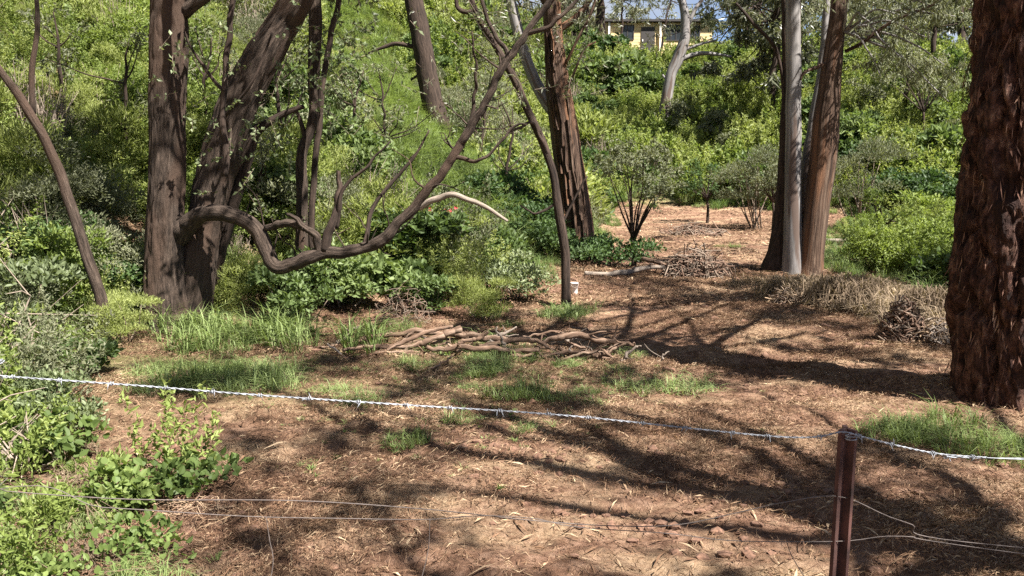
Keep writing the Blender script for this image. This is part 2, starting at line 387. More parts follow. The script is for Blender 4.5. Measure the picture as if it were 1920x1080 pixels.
def foliage(mb, centres, rad, n, L, W, mat=0, hang=0.6, flat=0.7):
    """gum foliage: loose clumps of hanging leaves round the given centres"""
    k = len(centres); per = np.maximum((n * rad ** 1.5 / np.sum(rad ** 1.5)).astype(int), 5)
    idx = np.repeat(np.arange(k), per); m = len(idx)
    # sub-clumps inside each clump, so gaps show through
    sub = rdir(k * 7).reshape(k, 7, 3) * rng.uniform(.35, 1, (k, 7, 1))
    s = sub[idx, rng.integers(0, 7, m)]
    p = centres[idx] + (s + rdir(m) * rng.uniform(0, .42, (m, 1))) * rad[idx][:, None] * np.array([1, 1, flat])
    d = rdir(m) * .8 + np.array([0, 0, -hang]); nn = rdir(m)
    V, F = leaves(p, d, nn, L * rng.uniform(.7, 1.25, m), W * rng.uniform(.7, 1.25, m), .1, .1)
    t = np.clip(rng.uniform(0, 1, k)[idx] * .5 + rng.uniform(0, .5, m), 0, 1)
    mb.add(V, F, mat, np.repeat(t, 4))

def new_tree(name, base, label, cat='tree', group=None):
    base = np.asarray(base, float)
    return empty(name, base, label, cat, group), base
def part(name, mb, mats, root, base, smooth=True):
    return obj(name, mb.mesh(name, mats, smooth, base), root)

def crown_on(root, base, tips, n, L, W, mat, rad=(.7, 1.3), hang=.6):
    mb = MB(); t = np.asarray(tips, float); foliage(mb, t, rng.uniform(*rad, len(t)), n, L, W, 0, hang)
    return part('crown', mb, [mat], root, base, False)

def limbs_to(mb, start, tips, r0, seed, sides=7, mat=0):
    for k, tp in enumerate(tips):
        s = np.asarray(start[k % len(start)], float); tp = np.asarray(tp, float); mid = s * .5 + tp * .5 + rng.normal(size=3) * .12 * np.linalg.norm(tp - s) + np.array([0, 0, .1 * np.linalg.norm(tp - s)])
        V, F, B = tube([s, mid, tp], [r0, r0 * .6, r0 * .2], sides, 12, .1, None, seed + k); mb.add(V, F, mat, .5, B)

# ---- the double-trunked tree on the left with the crooked limb
b0 = ground_hit(325, 612); YL = b0[1]
root, base = new_tree('gum_tree', (b0[0], b0[1], gz(b0[0], b0[1])), 'grey-brown double-trunked tree on the left with a long crooked limb reaching right')
mb = MB(); dA = lambda b_, r_: fissure(.02, 17, 1.6, 3)(b_, r_) + grooved(.011, 22, 3.0, .07, 31)(b_, r_)
Y = YL
trunkA = px_tube(mb, [(318, 650, Y, 150), (316, 610, Y, 104), (312, 530, Y, 80), (310, 400, Y, 68), (313, 250, Y, 65), (317, 100, Y, 66), (318, 0, Y, 64), (316, -200, Y, 58), (330, -500, Y, 44), (335, -800, Y, 24)], 0, 110, 220, 0, dA, 1)
px_tube(mb, [(345, 25, Y, 26), (366, 6, Y - .05, 22), (400, -22, Y - .1, 18), (450, -120, Y - .1, 14), (520, -260, Y - .3, 8)], 0, 12, 24, .02, None, 2)
part('trunk', mb, [M['leftbark']], root, base)
mb = MB(); Yb = Y + .15
trunkB = px_tube(mb, [(352, 630, Yb, 92), (358, 590, Yb, 74), (372, 500, Yb, 64), (388, 400, Yb + .1, 64), (415, 290, Yb + .1, 70), (445, 200, Yb + .1, 72), (485, 120, Yb + .1, 66), (530, 45, Yb + .1, 60), (562, -10, Yb, 56), (625, -130, Yb, 50), (700, -350, Yb, 38), (760, -600, Yb, 18)], 0, 100, 200, 0, lambda b_, r_: fissure(.02, 17, 1.8, 8)(b_, r_) + grooved(.011, 22, 3.0, .07, 37)(b_, r_), 4)
part('trunk', mb, [M['leftbark']], root, base)
mb = MB(); Yc = Y + .5
px_tube(mb, [(385, 590, Yc, 34), (398, 520, Yc, 30), (425, 420, Yc, 28), (452, 330, Yc, 28), (478, 250, Yc, 22), (520, 220, Yc, 12), (570, 200, Yc, 8)], 0, 14, 60, .02, fissure(.006, 30, 3, 2), 7)
part('trunk', mb, [M['darkbark']], root, base)
mb = MB()
limb = [(318, 475, Y + .12, 34.4), (338, 440, Y - .02, 39.6), (356, 418, Y - .12, 36.1), (378, 403, Y - .2, 31.0), (405, 400, Y - .24, 30.1), (432, 403, Y - .28, 29.2), (462, 417, Y - .32, 29.2), (486, 436, Y - .36, 28.4), (497, 462, Y - .4, 28.4), (507, 488, Y - .44, 27.5), (524, 501, Y - .45, 26.7), (552, 494, Y - .48, 24.9), (580, 482, Y - .5, 26.7), (612, 475, Y - .5, 24.1), (645, 473, Y - .5, 22.4), (690, 462, Y - .52, 21.5), (718, 449, Y - .55, 21.5), (745, 418, Y - .55, 18.9), (772, 394, Y - .55, 19.8), (800, 356, Y - .58, 16.3), (828, 328, Y - .6, 16.3), (856, 286, Y - .6, 15.5), (880, 242, Y - .62, 16.3), (908, 196, Y - .65, 13.8), (940, 132, Y - .7, 14.6), (972, 84, Y - .7, 12.9), (1010, 30, Y - .7, 12.0), (1048, -20, Y - .75, 9.5), (1090, -100, Y - .8, 6.0), (1150, -210, Y - .8, 2.6)]
px_tube(mb, limb, 0, 36, 260, .02, knotty(.0045), 9)
lb = part('limb', mb, [M['leftbark']], root, base)
YQ = Y - .5
for mat, pts in (('paledead', [(772, 393, YQ, 13), (812, 378, YQ - .1, 12), (848, 364, YQ - .15, 11), (880, 374, YQ - .2, 10), (915, 392, YQ - .25, 8), (951, 413, YQ - .3, 5)]),
                 ('darkbark', [(606, 470, YQ, 20), (622, 425, YQ, 17), (636, 370, YQ + .05, 14), (634, 322, YQ + .05, 7)]),
                 ('leftbark', [(600, 472, YQ, 19), (592, 445, YQ - .05, 16), (574, 428, YQ - .1, 12), (560, 416, YQ - .12, 10), (538, 402, YQ - .15, 6)]),
                 ('leftbark', [(572, 425, YQ - .1, 16), (535, 418, YQ, 15), (500, 430, YQ + .1, 13)]),
                 ('darkbark', [(686, 460, YQ, 10), (694, 400, YQ + .1, 8), (725, 350, YQ + .15, 7), (770, 305, YQ + .2, 6), (806, 245, YQ + .2, 3)]),
                 ('darkbark', [(628, 430, YQ, 8), (648, 350, YQ, 7), (690, 310, YQ, 5), (732, 264, YQ, 3)]),
                 ('darkbark', [(880, 245, YQ - .1, 9), (888, 190, YQ - .1, 7), (892, 120, YQ - .15, 5), (885, 60, YQ - .2, 3)]),
                 ('leftbark', [(850, 292, YQ - .1, 10), (905, 300, YQ - .2, 6), (960, 240, YQ - .2, 5), (990, 235, YQ - .25, 3)]),
                 ('leftbark', [(955, 108, YQ - .2, 9), (925, 60, YQ - .2, 8), (905, 10, YQ - .2, 7), (900, -60, YQ - .2, 5)]),
                 ('leftbark', [(985, 65, YQ - .2, 10), (1040, 40, YQ - .3, 8), (1100, -20, YQ - .3, 6)])):
    mb = MB(); px_tube(mb, pts, 0, 9, 26, .03, None, rng.integers(1, 99)); part('branch', mb, [M[mat]], root, base)
for k in range(22):
    q = limb[int(rng.integers(8, 26))]; L = rng.uniform(40, 130); an = rng.uniform(.9, 2.3) if k % 3 else rng.uniform(-.4, .6); mb = MB(); x0, y0, Yq = q[0], q[1], q[2]
    pts_ = [(x0, y0, Yq, 5)] + [(x0 + math.cos(an + j * .12) * L * j / 3 + rng.normal() * 5, y0 - math.sin(an) * L * j / 3 + rng.normal() * 5, Yq + rng.normal() * .05, 4.2 - j) for j in (1, 2, 3)]
    px_tube(mb, pts_, 0, 6, 12, .03, None, k); e = pts_[2]; px_tube(mb, [(e[0], e[1], e[2], 2.5), (e[0] + rng.normal() * 22, e[1] - rng.uniform(10, 40), e[2], 1.2)], 0, 5, 5, .02, None, k + 3)
    part('twig', mb, [M['darkbark' if k % 2 else 'leftbark']], root, base)
mb = MB()
px_tube(mb, [(424, 330, Y - .3, 13), (420, 250, Y - .3, 12), (419, 170, Y - .3, 11), (427, 90, Y - .3, 11), (438, 0, Y - .3, 10), (450, -120, Y - .3, 7)], 0, 10, 40, .03, None, 3)
px_tube(mb, [(419, 172, Y - .3, 8), (385, 130, Y - .3, 6), (362, 95, Y - .3, 5), (348, 60, Y - .3, 4)], 0, 7, 20, .03, None, 5)
px_tube(mb, [(420, 215, Y - .3, 7), (470, 160, Y - .4, 5), (510, 60, Y - .4, 4)], 0, 7, 20, .03, None, 8)
part('branch', mb, [M['darkbark']], root, base)
tips = [trunkA[-1] + rng.normal(size=3) * np.array([2.2, 2.2, 1.0]) + np.array([0, 0, -.6]) for _ in range(9)] + [trunkB[-1] + rng.normal(size=3) * np.array([1.8, 1.8, .9]) for _ in range(8)]
tips += [np.array([rng.uniform(-2.2, 1.2), rng.uniform(5.6, 8.2), rng.uniform(7.6, 9.2)]) for _ in range(9)]  # extra unseen clumps, added to shade the foot of the left bank
mb = MB(); limbs_to(mb, [trunkA[-3], trunkA[-2], trunkB[-2], trunkB[-3]], tips, .06, 31); part('branch', mb, [M['leftbark']], root, base)
crown_on(root, base, tips, 4600, .18, .042, M['gum'], (.6, 1.1))
# juvenile leaf sprays low on the tree
def spray(root, base, spots, n, spread, L, W, mat):
    mb = MB(); c = np.array([at(*s) for s in spots]); idx = rng.integers(0, len(c), n)
    # short hanging shoots with paired leaves
    sh = max(n // 9, 1); si = rng.integers(0, len(c), sh); p0 = c[si] + rng.normal(size=(sh, 3)) * spread
    dv = unit(rng.normal(size=(sh, 3)) + np.array([0, 0, -.5])); sl = rng.uniform(.12, .3, sh)
    k = rng.integers(0, sh, n); u = rng.uniform(0, 1, n)
    p = p0[k] + dv[k] * (sl[k] * u)[:, None]
    V, F = leaves(p, rdir(n) + dv[k] * .4, rdir(n), L * rng.uniform(.6, 1.3, n), W * rng.uniform(.6, 1.3, n), .12, .1)
    mb.add(V, F, 0, np.repeat(rng.uniform(0, 1, n), 4))
    for q in range(sh):
        V, F, B = tube([p0[q], p0[q] + dv[q] * sl[q]], [.0025, .0012], 3, 2); mb.add(V, F, 1, .5, B)
    o = part('leaf_spray', mb, [M[mat], M['twig']], root, base, False); o['kind'] = 'stuff'; return o
spray(root, base, [(345, 120, Y - .3), (330, 130, Y - .3), (500, 200, Y - .3), (480, 120, Y - .2), (400, 110, Y - .2), (390, 230, Y - .2), (460, 310, Y - .2), (445, 60, Y - .3)], 420, .16, .055, .034, 'glauc')
spray(root, base, [(640, 120, Y + .2), (660, 70, Y + .2), (610, 190, Y), (660, 170, Y), (690, 230, Y), (560, 120, Y + .1), (700, 40, Y), (530, 250, Y + .2)], 900, .22, .06, .036, 'glauc')
spray(root, base, [(890, 100, YQ), (880, 190, YQ), (905, 50, YQ), (930, 140, YQ), (870, 230, YQ), (960, 60, YQ)], 300, .14, .055, .028, 'glauc')

# ---- slender stems behind the limb
b1 = ground_hit(575, 470)
Ys = YL + 1.6
def slender(name, label, px_path, mat, sides=12, disp=None, group=None, leafspots=None, extra=()):
    P0 = at(*px_path[0][:3]); zz = gz(P0[0], P0[1])
    root, base = new_tree(name, (P0[0], P0[1], zz), label, 'tree', group)
    mb = MB(); pts = [at(a, b, Y) for a, b, Y, _ in px_path]; rr = [wd * mpp(Y) / 2 for _, _, Y, wd in px_path]
    if pts[0][2] > zz - .1: pts = [np.array([pts[0][0], pts[0][1], zz - .15])] + pts; rr = [rr[0] * 1.15] + rr
    V, F, B = tube(pts, rr, sides, 60, .02, disp, len(name)); mb.add(V, F, 0, .5, B); part('trunk', mb, [M[mat]], root, base)
    for e in extra:
        m2 = MB(); px_tube(m2, e, 0, 8, 24, .02, None, int(e[0][0]) % 50); part('branch', m2, [M[mat]], root, base)
    return root, base, pts
root, base, pts = slender('slender_tree', 'slender grey-brown trunk rising behind the elbow of the crooked limb', [(566, 445, Ys, 24), (568, 360, Ys, 22), (566, 290, Ys, 20), (586, 230, Ys, 18), (588, 140, Ys, 22), (590, 50, Ys, 24), (592, -40, Ys, 22), (600, -250, Ys, 12)], 'leftbark', 14, fissure(.005, 34, 3, 3),
    extra=[[(575, 265, Ys, 10), (562, 225, Ys, 8), (545, 205, Ys, 5), (490, 230, Ys, 3)]])
spray(root, base, [(570, 40, Ys), (620, 30, Ys), (600, 100, Ys)], 260, .25, .06, .035, 'glauc')
crown_on(root, base, [np.array([pts[-1][0], pts[-1][1], pts[-1][2]]) + rng.normal(size=3) * .7 for _ in range(6)], 1500, .15, .03, M['gum'], (.5, .9))
root, base, pts = slender('slender_tree', 'thin dark wavy stem right of the slender grey-brown trunk', [(585, 430, Ys - .3, 13), (590, 330, Ys - .3, 12), (597, 240, Ys - .3, 12), (606, 140, Ys - .3, 11), (622, 60, Ys - .3, 11), (637, -10, Ys - .3, 10), (660, -160, Ys - .3, 5)], 'darkbark', 10)
crown_on(root, base, [pts[-1] + rng.normal(size=3) * .5 for _ in range(5)], 900, .14, .03, M['gum'], (.4, .7))

# ---- leaning sapling at the left edge
Yl = 8.2
root, base, pts = slender('leaning_sapling', 'thin brown sapling leaning left at the left edge with one upright branch', [(192, 580, Yl, 22.8), (175, 520, Yl, 21.3), (150, 440, Yl, 20.5), (128, 370, Yl, 19.8), (103, 305, Yl, 19.0), (58, 215, Yl - .1, 16.7), (0, 130, Yl - .2, 13.7), (-70, 40, Yl - .3, 9.9), (-150, -120, Yl - .3, 5.3)], 'leftbark', 14, fissure(.005, 34, 3, 3),
    extra=[[(62, 215, Yl, 9.9), (59, 140, Yl, 10.6), (66, 80, Yl, 9.1), (71, 20, Yl, 8.4), (66, -60, Yl, 6.1), (80, -200, Yl, 3.0)]])
crown_on(root, base, [pts[-1] + rng.normal(size=3) * .5 for _ in range(4)] + [at(80, -200, Yl) + rng.normal(size=3) * .35 + np.array([0, 0, .3]) for _ in range(4)], 1100, .14, .032, M['gum'], (.4, .7))

# ---- thin crooked tree in the middle
b = ground_hit(1062, 577); Yt = b[1]
root, base, pts = slender('crooked_tree', 'thin dark crooked trunk at the edge of the clearing, bending left above', [(1062, 577, Yt, 21), (1061, 530, Yt, 18), (1058, 460, Yt, 18), (1048, 390, Yt, 17), (1038, 325, Yt, 15), (1020, 270, Yt, 15), (990, 210, Yt, 15), (962, 145, Yt, 15), (928, 85, Yt, 12), (895, 25, Yt, 11), (870, -40, Yt, 9), (850, -200, Yt, 5)], 'darkbark', 14, fissure(.004, 40, 4, 3),
    extra=[[(1030, 300, Yt, 8), (1000, 232, Yt - .1, 6), (975, 240, Yt - .15, 5), (952, 248, Yt - .2, 3)], [(1045, 380, Yt, 6), (1005, 400, Yt, 4), (975, 385, Yt, 3)],
           [(893, 20, Yt, 9), (868, 22, Yt, 9), (855, 5, Yt, 8), (858, -30, Yt, 5)], [(1052, 420, Yt, 5), (1100, 330, Yt, 3)]])
crown_on(root, base, [pts[-1] + rng.normal(size=3) * .7 + np.array([0, 0, .3]) for _ in range(7)], 1600, .14, .03, M['gum'], (.4, .8))

spray(root, base, [(900, 60, Yt), (935, 30, Yt), (870, 90, Yt), (960, 70, Yt), (990, 130, Yt), (880, 10, Yt), (1010, 20, Yt)], 700, .3, .085, .02, 'gum')
# ---- dark trunk standing on the left bank
b = ground_hit(822, 262); Yd = b[1]
root, base, pts = slender('bank_tree', 'dark straight trunk leaning left, standing high on the left bank', [(826, 268, Yd, 52), (822, 235, Yd, 44), (806, 170, Yd, 38), (793, 90, Yd, 36), (776, 0, Yd, 34), (755, -140, Yd, 26), (740, -320, Yd, 12)], 'darkbark', 20, fissure(.02, 16, 1.5, 3),
    extra=[[(790, 92, Yd, 9), (745, 82, Yd, 8), (715, 90, Yd, 6), (690, 100, Yd, 3)], [(816, 235, Yd, 16), (816, 190, Yd, 12), (814, 140, Yd, 5)], [(778, 20, Yd, 12), (800, -40, Yd, 10), (830, -130, Yd, 6)], [(800, 130, Yd, 6), (770, 150, Yd, 4)]])
crown_on(root, base, [pts[-1] + rng.normal(size=3) * np.array([1.6, 1.6, 1]) for _ in range(8)], 2200, .2, .045, M['gum'], (.8, 1.4))

# ---- stringy-barked tree behind the crooked one
b = ground_hit(1083, 470); Yk = b[1]
root, base, pts = slender('stringybark_tree', 'broad dark trunk with orange hanging bark strips beyond the crooked tree', [(1088, 474, Yk, 80), (1085, 445, Yk, 64), (1078, 380, Yk, 58), (1068, 310, Yk, 54), (1056, 230, Yk, 52), (1045, 150, Yk, 44), (1038, 70, Yk, 36), (1032, -10, Yk, 32), (1020, -150, Yk, 26), (1000, -380, Yk, 12)], 'stringy', 40, fissure(.022, 20, .9, 3),
    extra=[[(1052, 225, Yk + .1, 28), (1020, 185, Yk + .2, 24), (995, 135, Yk + .3, 22), (975, 75, Yk + .3, 21), (960, 10, Yk + .3, 20), (945, -80, Yk + .3, 14), (930, -250, Yk + .3, 6)],
           [(1040, 60, Yk, 16), (1070, 40, Yk, 12), (1100, 10, Yk, 10), (1140, -60, Yk, 6)], [(1036, 20, Yk, 14), (1010, -20, Yk, 12), (985, -120, Yk, 6)], [(1060, 120, Yk - .2, 6), (1085, 70, Yk - .3, 5), (1115, 5, Yk - .3, 4), (1120, -60, Yk - .3, 3)], [(1062, 170, Yk - .2, 5), (1095, 95, Yk - .3, 4), (1118, 78, Yk - .3, 3)]])
for ch in root.children:
    if ch.name.startswith('branch'): ch.data.materials.clear(); ch.data.materials.append(M['grey']); break
# hanging strips of bark
for k in range(26):
    px = rng.uniform(1024, 1064); top = rng.uniform(40, 330); ln = rng.uniform(60, 190); cx = lambda y: np.interp(y, [0, 150, 230, 310, 380, 470], [1032, 1045, 1056, 1068, 1078, 1086])
    off = rng.uniform(-.42, .28); hw = lambda y: np.interp(y, [0, 150, 230, 310, 470], [32, 44, 52, 54, 66])
    P = []
    for q in range(5):
        y = top + ln * q / 4; P.append(at(cx(y) + off * hw(y) + rng.normal() * 1.5, y, Yk - hw(y) * mpp(Yk) * .5 * math.sqrt(max(0, 1 - (2 * off) ** 2)) - .02 - .03 * (q == 4)))
    P = np.array(P); wv = rng.uniform(.02, .05); sd_ = np.array([1, 0, 0]) * wv
    V = np.concatenate([P - sd_, P + sd_ * rng.uniform(.5, 1), P + np.array([0, .012, 0])]); F = np.array([[q, q + 5, q + 6, q + 1] for q in range(4)] + [[q + 5, q + 10, q + 11, q + 6] for q in range(4)] + [[q + 10, q, q + 1, q + 11] for q in range(4)])
    mb = MB(); mb.add(V, F, 0, rng.uniform(0, 1), V * np.array([1, 1, .3]) + k); part('bark_strip', mb, [M['strip_a'] if k % 2 else M['strip_b']] if 'strip_a' in M else [M['stringy']], root, base)
crown_on(root, base, [pts[-1] + rng.normal(size=3) * np.array([1.8, 1.8, 1]) for _ in range(8)] + [at(935, -260, Yk) + rng.normal(size=3) * .8 for _ in range(4)], 3200, .17, .036, M['gum'], (.7, 1.2))

spray(root, base, [(1075, 30, Yk), (1110, 10, Yk), (1100, 70, Yk), (1060, 5, Yk), (1010, 30, Yk), (1130, 40, Yk), (975, 10, Yk)], 900, .45, .13, .03, 'gum')
# ---- pale gum on the back hill
b = ground_hit(1243, 250); Yg = b[1]
root, base, pts = slender('pale_gum', 'pale grey leaning gum alone on the back hill below the yellow house', [(1240, 256, Yg, 30), (1243, 235, Yg, 25), (1250, 185, Yg, 21), (1258, 140, Yg, 19), (1272, 108, Yg, 21), (1284, 70, Yg, 18), (1284, 30, Yg, 16), (1278, -10, Yg, 13), (1275, -100, Yg, 6)], 'grey', 16, fissure(.01, 10, 1, 3),
    extra=[[(1266, 118, Yg, 10), (1290, 106, Yg, 9), (1315, 100, Yg, 8), (1345, 102, Yg, 6), (1372, 106, Yg, 4)], [(1284, 60, Yg, 10), (1302, 20, Yg, 7), (1325, -15, Yg, 5), (1340, -60, Yg, 3)], [(1286, 92, Yg, 7), (1310, 84, Yg, 5), (1345, 75, Yg, 3)], [(1280, 10, Yg, 8), (1262, -20, Yg, 6), (1250, -80, Yg, 3)], [(1250, 150, Yg, 6), (1242, 140, Yg, 3)]])
crown_on(root, base, [pts[-1] + rng.normal(size=3) * np.array([1.7, 1.7, .8]) + np.array([0, 0, .8]) for _ in range(9)], 2200, .24, .05, M['gum'], (.8, 1.4))

# ---- clump of gums right of the clearing
b = ground_hit(1492, 512); Yp = b[1]
root, base, pts = slender('gum_tree', 'smooth pale grey straight trunk, the middle one of the gum clump', [(1490, 520, Yp, 54), (1489, 480, Yp, 42), (1487, 400, Yp, 32), (1487, 250, Yp, 29), (1488, 100, Yp, 27), (1486, 0, Yp, 26), (1482, -200, Yp, 20), (1475, -500, Yp, 9)], 'grey', 24, fissure(.006, 14, 1, 3))
crown_on(root, base, [pts[-1] + rng.normal(size=3) * np.array([1.6, 1.6, 1]) for _ in range(8)], 2400, .17, .036, M['gum'], (.7, 1.2))
root, base, pts = slender('gum_tree', 'dark rough trunk at the left of the gum clump', [(1456, 500, Yp + .3, 56), (1462, 470, Yp + .3, 44), (1468, 400, Yp + .3, 34), (1473, 300, Yp + .3, 27), (1476, 200, Yp + .3, 22), (1474, 110, Yp + .3, 16), (1470, 20, Yp + .3, 11), (1465, -120, Yp + .3, 5)], 'darkbark', 20, fissure(.012, 20, 1.6, 3),
    extra=[[(1475, 190, Yp + .3, 8), (1455, 95, Yp + .3, 7), (1410, 40, Yp + .3, 6), (1380, 5, Yp + .3, 4)]])
crown_on(root, base, [pts[-1] + rng.normal(size=3) * np.array([1.2, 1.2, .8]) for _ in range(6)], 1500, .16, .034, M['gum'], (.6, 1.0))
root, base, pts = slender('gum_tree', 'right leaning trunk of the gum clump with orange and dark peeling bark', [(1517, 522, Yp - .1, 58), (1521, 490, Yp - .1, 46), (1530, 400, Yp - .1, 44), (1543, 290, Yp - .1, 46), (1552, 190, Yp - .1, 42), (1564, 90, Yp - .1, 34), (1574, 0, Yp - .1, 28), (1590, -150, Yp - .1, 22), (1610, -420, Yp - .1, 9)], 'stringy', 30, fissure(.016, 20, 1.2, 9),
    extra=[[(1585, 96, Yp - .2, 7), (1620, 78, Yp - .4, 7), (1672, 40, Yp - .6, 6), (1720, 22, Yp - .8, 5), (1755, 2, Yp - .9, 4), (1800, -60, Yp - 1, 3)], [(1545, 120, Yp - .2, 8), (1510, 135, Yp - .4, 6), (1500, 150, Yp - .4, 4)]])
crown_on(root, base, [pts[-1] + rng.normal(size=3) * np.array([1.8, 1.8, 1]) for _ in range(9)] + [at(1790, -70, Yp - 1) + rng.normal(size=3) * .7 for _ in range(4)], 3200, .17, .036, M['gum'], (.7, 1.2))
hs_ = [(1630, 40), (1670, 90), (1700, 30), (1740, 70), (1770, 120), (1720, 140), (1790, 30), (1650, 140), (1780, 190), (1600, -10)]
mb = MB()
for a_, b_ in hs_: px_tube(mb, [(1584, 60, Yp - .2, 6), ((1584 + a_) / 2, (60 + b_) / 2 - 25, Yp - .5, 4), (a_, b_, Yp - .7, 2)], 0, 6, 12, .04, None, a_ % 40)
part('branch', mb, [M['grey']], root, base)
crown_on(root, base, [at(a_, b_, Yp - .7) + rng.normal(size=3) * .15 for a_, b_ in hs_], 2600, .12, .022, M['olive'], (.3, .55), 1.0)
root, base, pts = slender('gum_tree', 'slim pale trunk half hidden between the grey and the peeling gum trunks', [(1509, 500, Yp + .6, 26), (1508, 400, Yp + .6, 22), (1512, 310, Yp + .6, 20), (1524, 230, Yp + .6, 18), (1540, 130, Yp + .6, 15), (1550, 0, Yp + .6, 12), (1560, -200, Yp + .6, 6)], 'grey', 16, fissure(.006, 14, 1, 3))
crown_on(root, base, [pts[-1] + rng.normal(size=3) * np.array([1, 1, .7]) for _ in range(5)], 1200, .16, .034, M['gum'], (.5, .9))

rng = np.random.default_rng(2024)
# ---- the big red-barked tree at the right
b = ground_hit(1850, 775); Yr = b[1] + .45
root, base = new_tree('red_gum', (*at(1915, 780, Yr)[:2], gz(*at(1915, 780, Yr)[:2])), 'massive dark red flaking trunk filling the right edge')
mb = MB(); big = grooved(.085, 6.5, .9, .07, 4); big2 = grooved(.03, 15, 4, .09, 24); big3 = fissure(.02, 32, 9, 14); big4 = fissure(.05, 3.2, .8, 44)
trunkR = px_tube(mb, [(1918, 850, Yr, 350), (1916, 790, Yr, 272), (1910, 690, Yr, 244), (1908, 560, Yr, 246), (1918, 400, Yr, 230), (1924, 250, Yr, 222), (1930, 100, Yr, 212), (1934, 0, Yr, 206), (1940, -200, Yr, 205), (1955, -500, Yr, 170), (1950, -900, Yr, 110), (1900, -1300, Yr, 50)], 0, 220, 520, 0, lambda b_, r_: big(b_, r_) + big2(b_, r_) + big3(b_, r_) + big4(b_, r_), 2)
part('trunk', mb, [M['redbark']], root, base)
# curled flakes of bark on the trunk
mb = MB(); nfl = 2600; th = rng.uniform(0, 2 * math.pi, nfl); yy = rng.uniform(-120, 800, nfl)
pc = np.array([at(np.interp(y, [-200, 0, 100, 250, 400, 560, 690, 790, 850], [1940, 1934, 1930, 1924, 1918, 1908, 1910, 1916, 1918]), y, Yr) for y in yy])
rr = np.interp(yy, [-200, 0, 250, 400, 560, 690, 790, 850], np.array([205, 206, 222, 230, 246, 244, 272, 350])) * mpp(Yr) / 2
ou = np.column_stack([np.cos(th), np.sin(th), np.zeros(nfl)]); tg = np.column_stack([-np.sin(th), np.cos(th), np.zeros(nfl)])
keep = noise3(np.column_stack([np.cos(th) * 2.2, np.sin(th) * 2.2, pc[:, 2] * 1.6]), 4) > .42
pc, rr, ou, tg = pc[keep], rr[keep], ou[keep], tg[keep]; nfl = len(pc)
c = pc + ou * (rr + rng.uniform(-.05, .004, nfl))[:, None]
dv = unit(np.array([[0, 0, -1.0]]) + tg * rng.normal(size=(nfl, 1)) * .2 + ou * rng.uniform(-.2, .25, (nfl, 1)))
V, F = leaves(c, dv, ou + tg * rng.normal(size=(nfl, 1)) * .5, rng.uniform(.03, .17, nfl), rng.uniform(.004, .015, nfl), -.3, -.12)
mb.add(V, F, 0, np.repeat(np.clip(noise3(c * np.array([6, 6, 4]), 5) * .9 - .1 + rng.normal(size=nfl) * .12, 0, 1), 4))
M['flake'] = leafmat('bark_flake', [(0, (.03, .014, .010)), (.4, (.11, .055, .038)), (.7, (.26, .16, .11)), (1, (.5, .38, .29))], .05, .8, 0, .2)
fl = part('bark_flakes', mb, [M['flake']], root, base, False); fl['kind'] = 'stuff'
tips = [trunkR[-2] + np.array([rng.uniform(-.4, 4.8), rng.uniform(-1.0, 3.6), rng.uniform(-.9, 2.8)]) for _ in range(20)]  # unseen crown, spread to one side to steer its shade off the heap
mb = MB(); limbs_to(mb, [trunkR[-4], trunkR[-3], trunkR[-2], trunkR[-1]], tips, .055, 51); part('branch', mb, [M['redbark']], root, base)
crown_on(root, base, tips, 5200, .2, .05, M['gum'], (.6, 1.0))

# ---- trees beside and behind the photographer, whose shadows lie across the clearing
def whole_gum(name, label, loc, h, r, seed, ntip, nleaf, spread, mats, group=None, L=.17, W=.036, cat='tree', fork=.45, lean=(0, 0), zr=(-.22, .2)):
    x, y = loc; zz = gz(x, y); root, base = new_tree(name, (x, y, zz), label, cat, group)
    lx, ly = lean; top = np.array([x + lx, y + ly, zz + h * .8]); mb = MB()
    P = [np.array([x, y, zz - .2]), np.array([x, y, zz + .25]), np.array([x + lx * .3 + rng.normal() * .1, y + ly * .3 + rng.normal() * .1, zz + h * .3]), np.array([x + lx * .6, y + ly * .6, zz + h * .55]), top]
    V, F, B = tube(P, [r * 1.35, r * 1.1, r * .9, r * .65, r * .25], 16, 40, .1, fissure(r * .05, 20, 2, 3), seed); mb.add(V, F, 0, .5, B)
    tips = [top + np.array([rng.normal() * spread, rng.normal() * spread, rng.uniform(*zr) * h]) for _ in range(ntip)]
    st = [P[2] * (1 - f) + top * f for f in (.15, .45, .7, .9)]
    for k, tp in enumerate(tips):
        s = st[int(rng.integers(0, 4))]; dd = np.linalg.norm(tp - s); mid = s * .55 + tp * .45 + rng.normal(size=3) * .1 * dd + np.array([0, 0, -.05 * dd])
        V, F, B = tube([s, mid, tp], [r * .35, r * .22, r * .06], 6, 10, .1, None, seed + k); mb.add(V, F, 0, .5, B)
    part('trunk', mb, [M[mats[0]]], root, base)
    crown_on(root, base, tips, nleaf, L, W, M[mats[1]], (spread * .35, spread * .65))
    return root
whole_gum('gum_tree', 'gum just right of the photographer whose trunk shadow crosses the clearing', (5.7, .9), 10, .26, 3, 16, 6000, 2.0, ('leftbark', 'gum'), L=.2, W=.05)
whole_gum('gum_tree', 'wide gum behind the photographer shading the fence', (4.3, -1.9), 10.5, .28, 5, 14, 5000, 2.0, ('leftbark', 'gum'), L=.2, W=.05)
whole_gum('gum_tree', 'gum outside the picture to the right of the red trunk', (9.6, 9.0), 11, .26, 6, 12, 4200, 1.8, ('stringy', 'gum'), L=.2, W=.05)
whole_gum('gum_tree', 'gum outside the picture to the right of the dry grass bank', (12.2, 12.6), 11, .26, 8, 11, 3600, 1.7, ('stringy', 'gum'), L=.2, W=.05)

rng = np.random.default_rng(77)
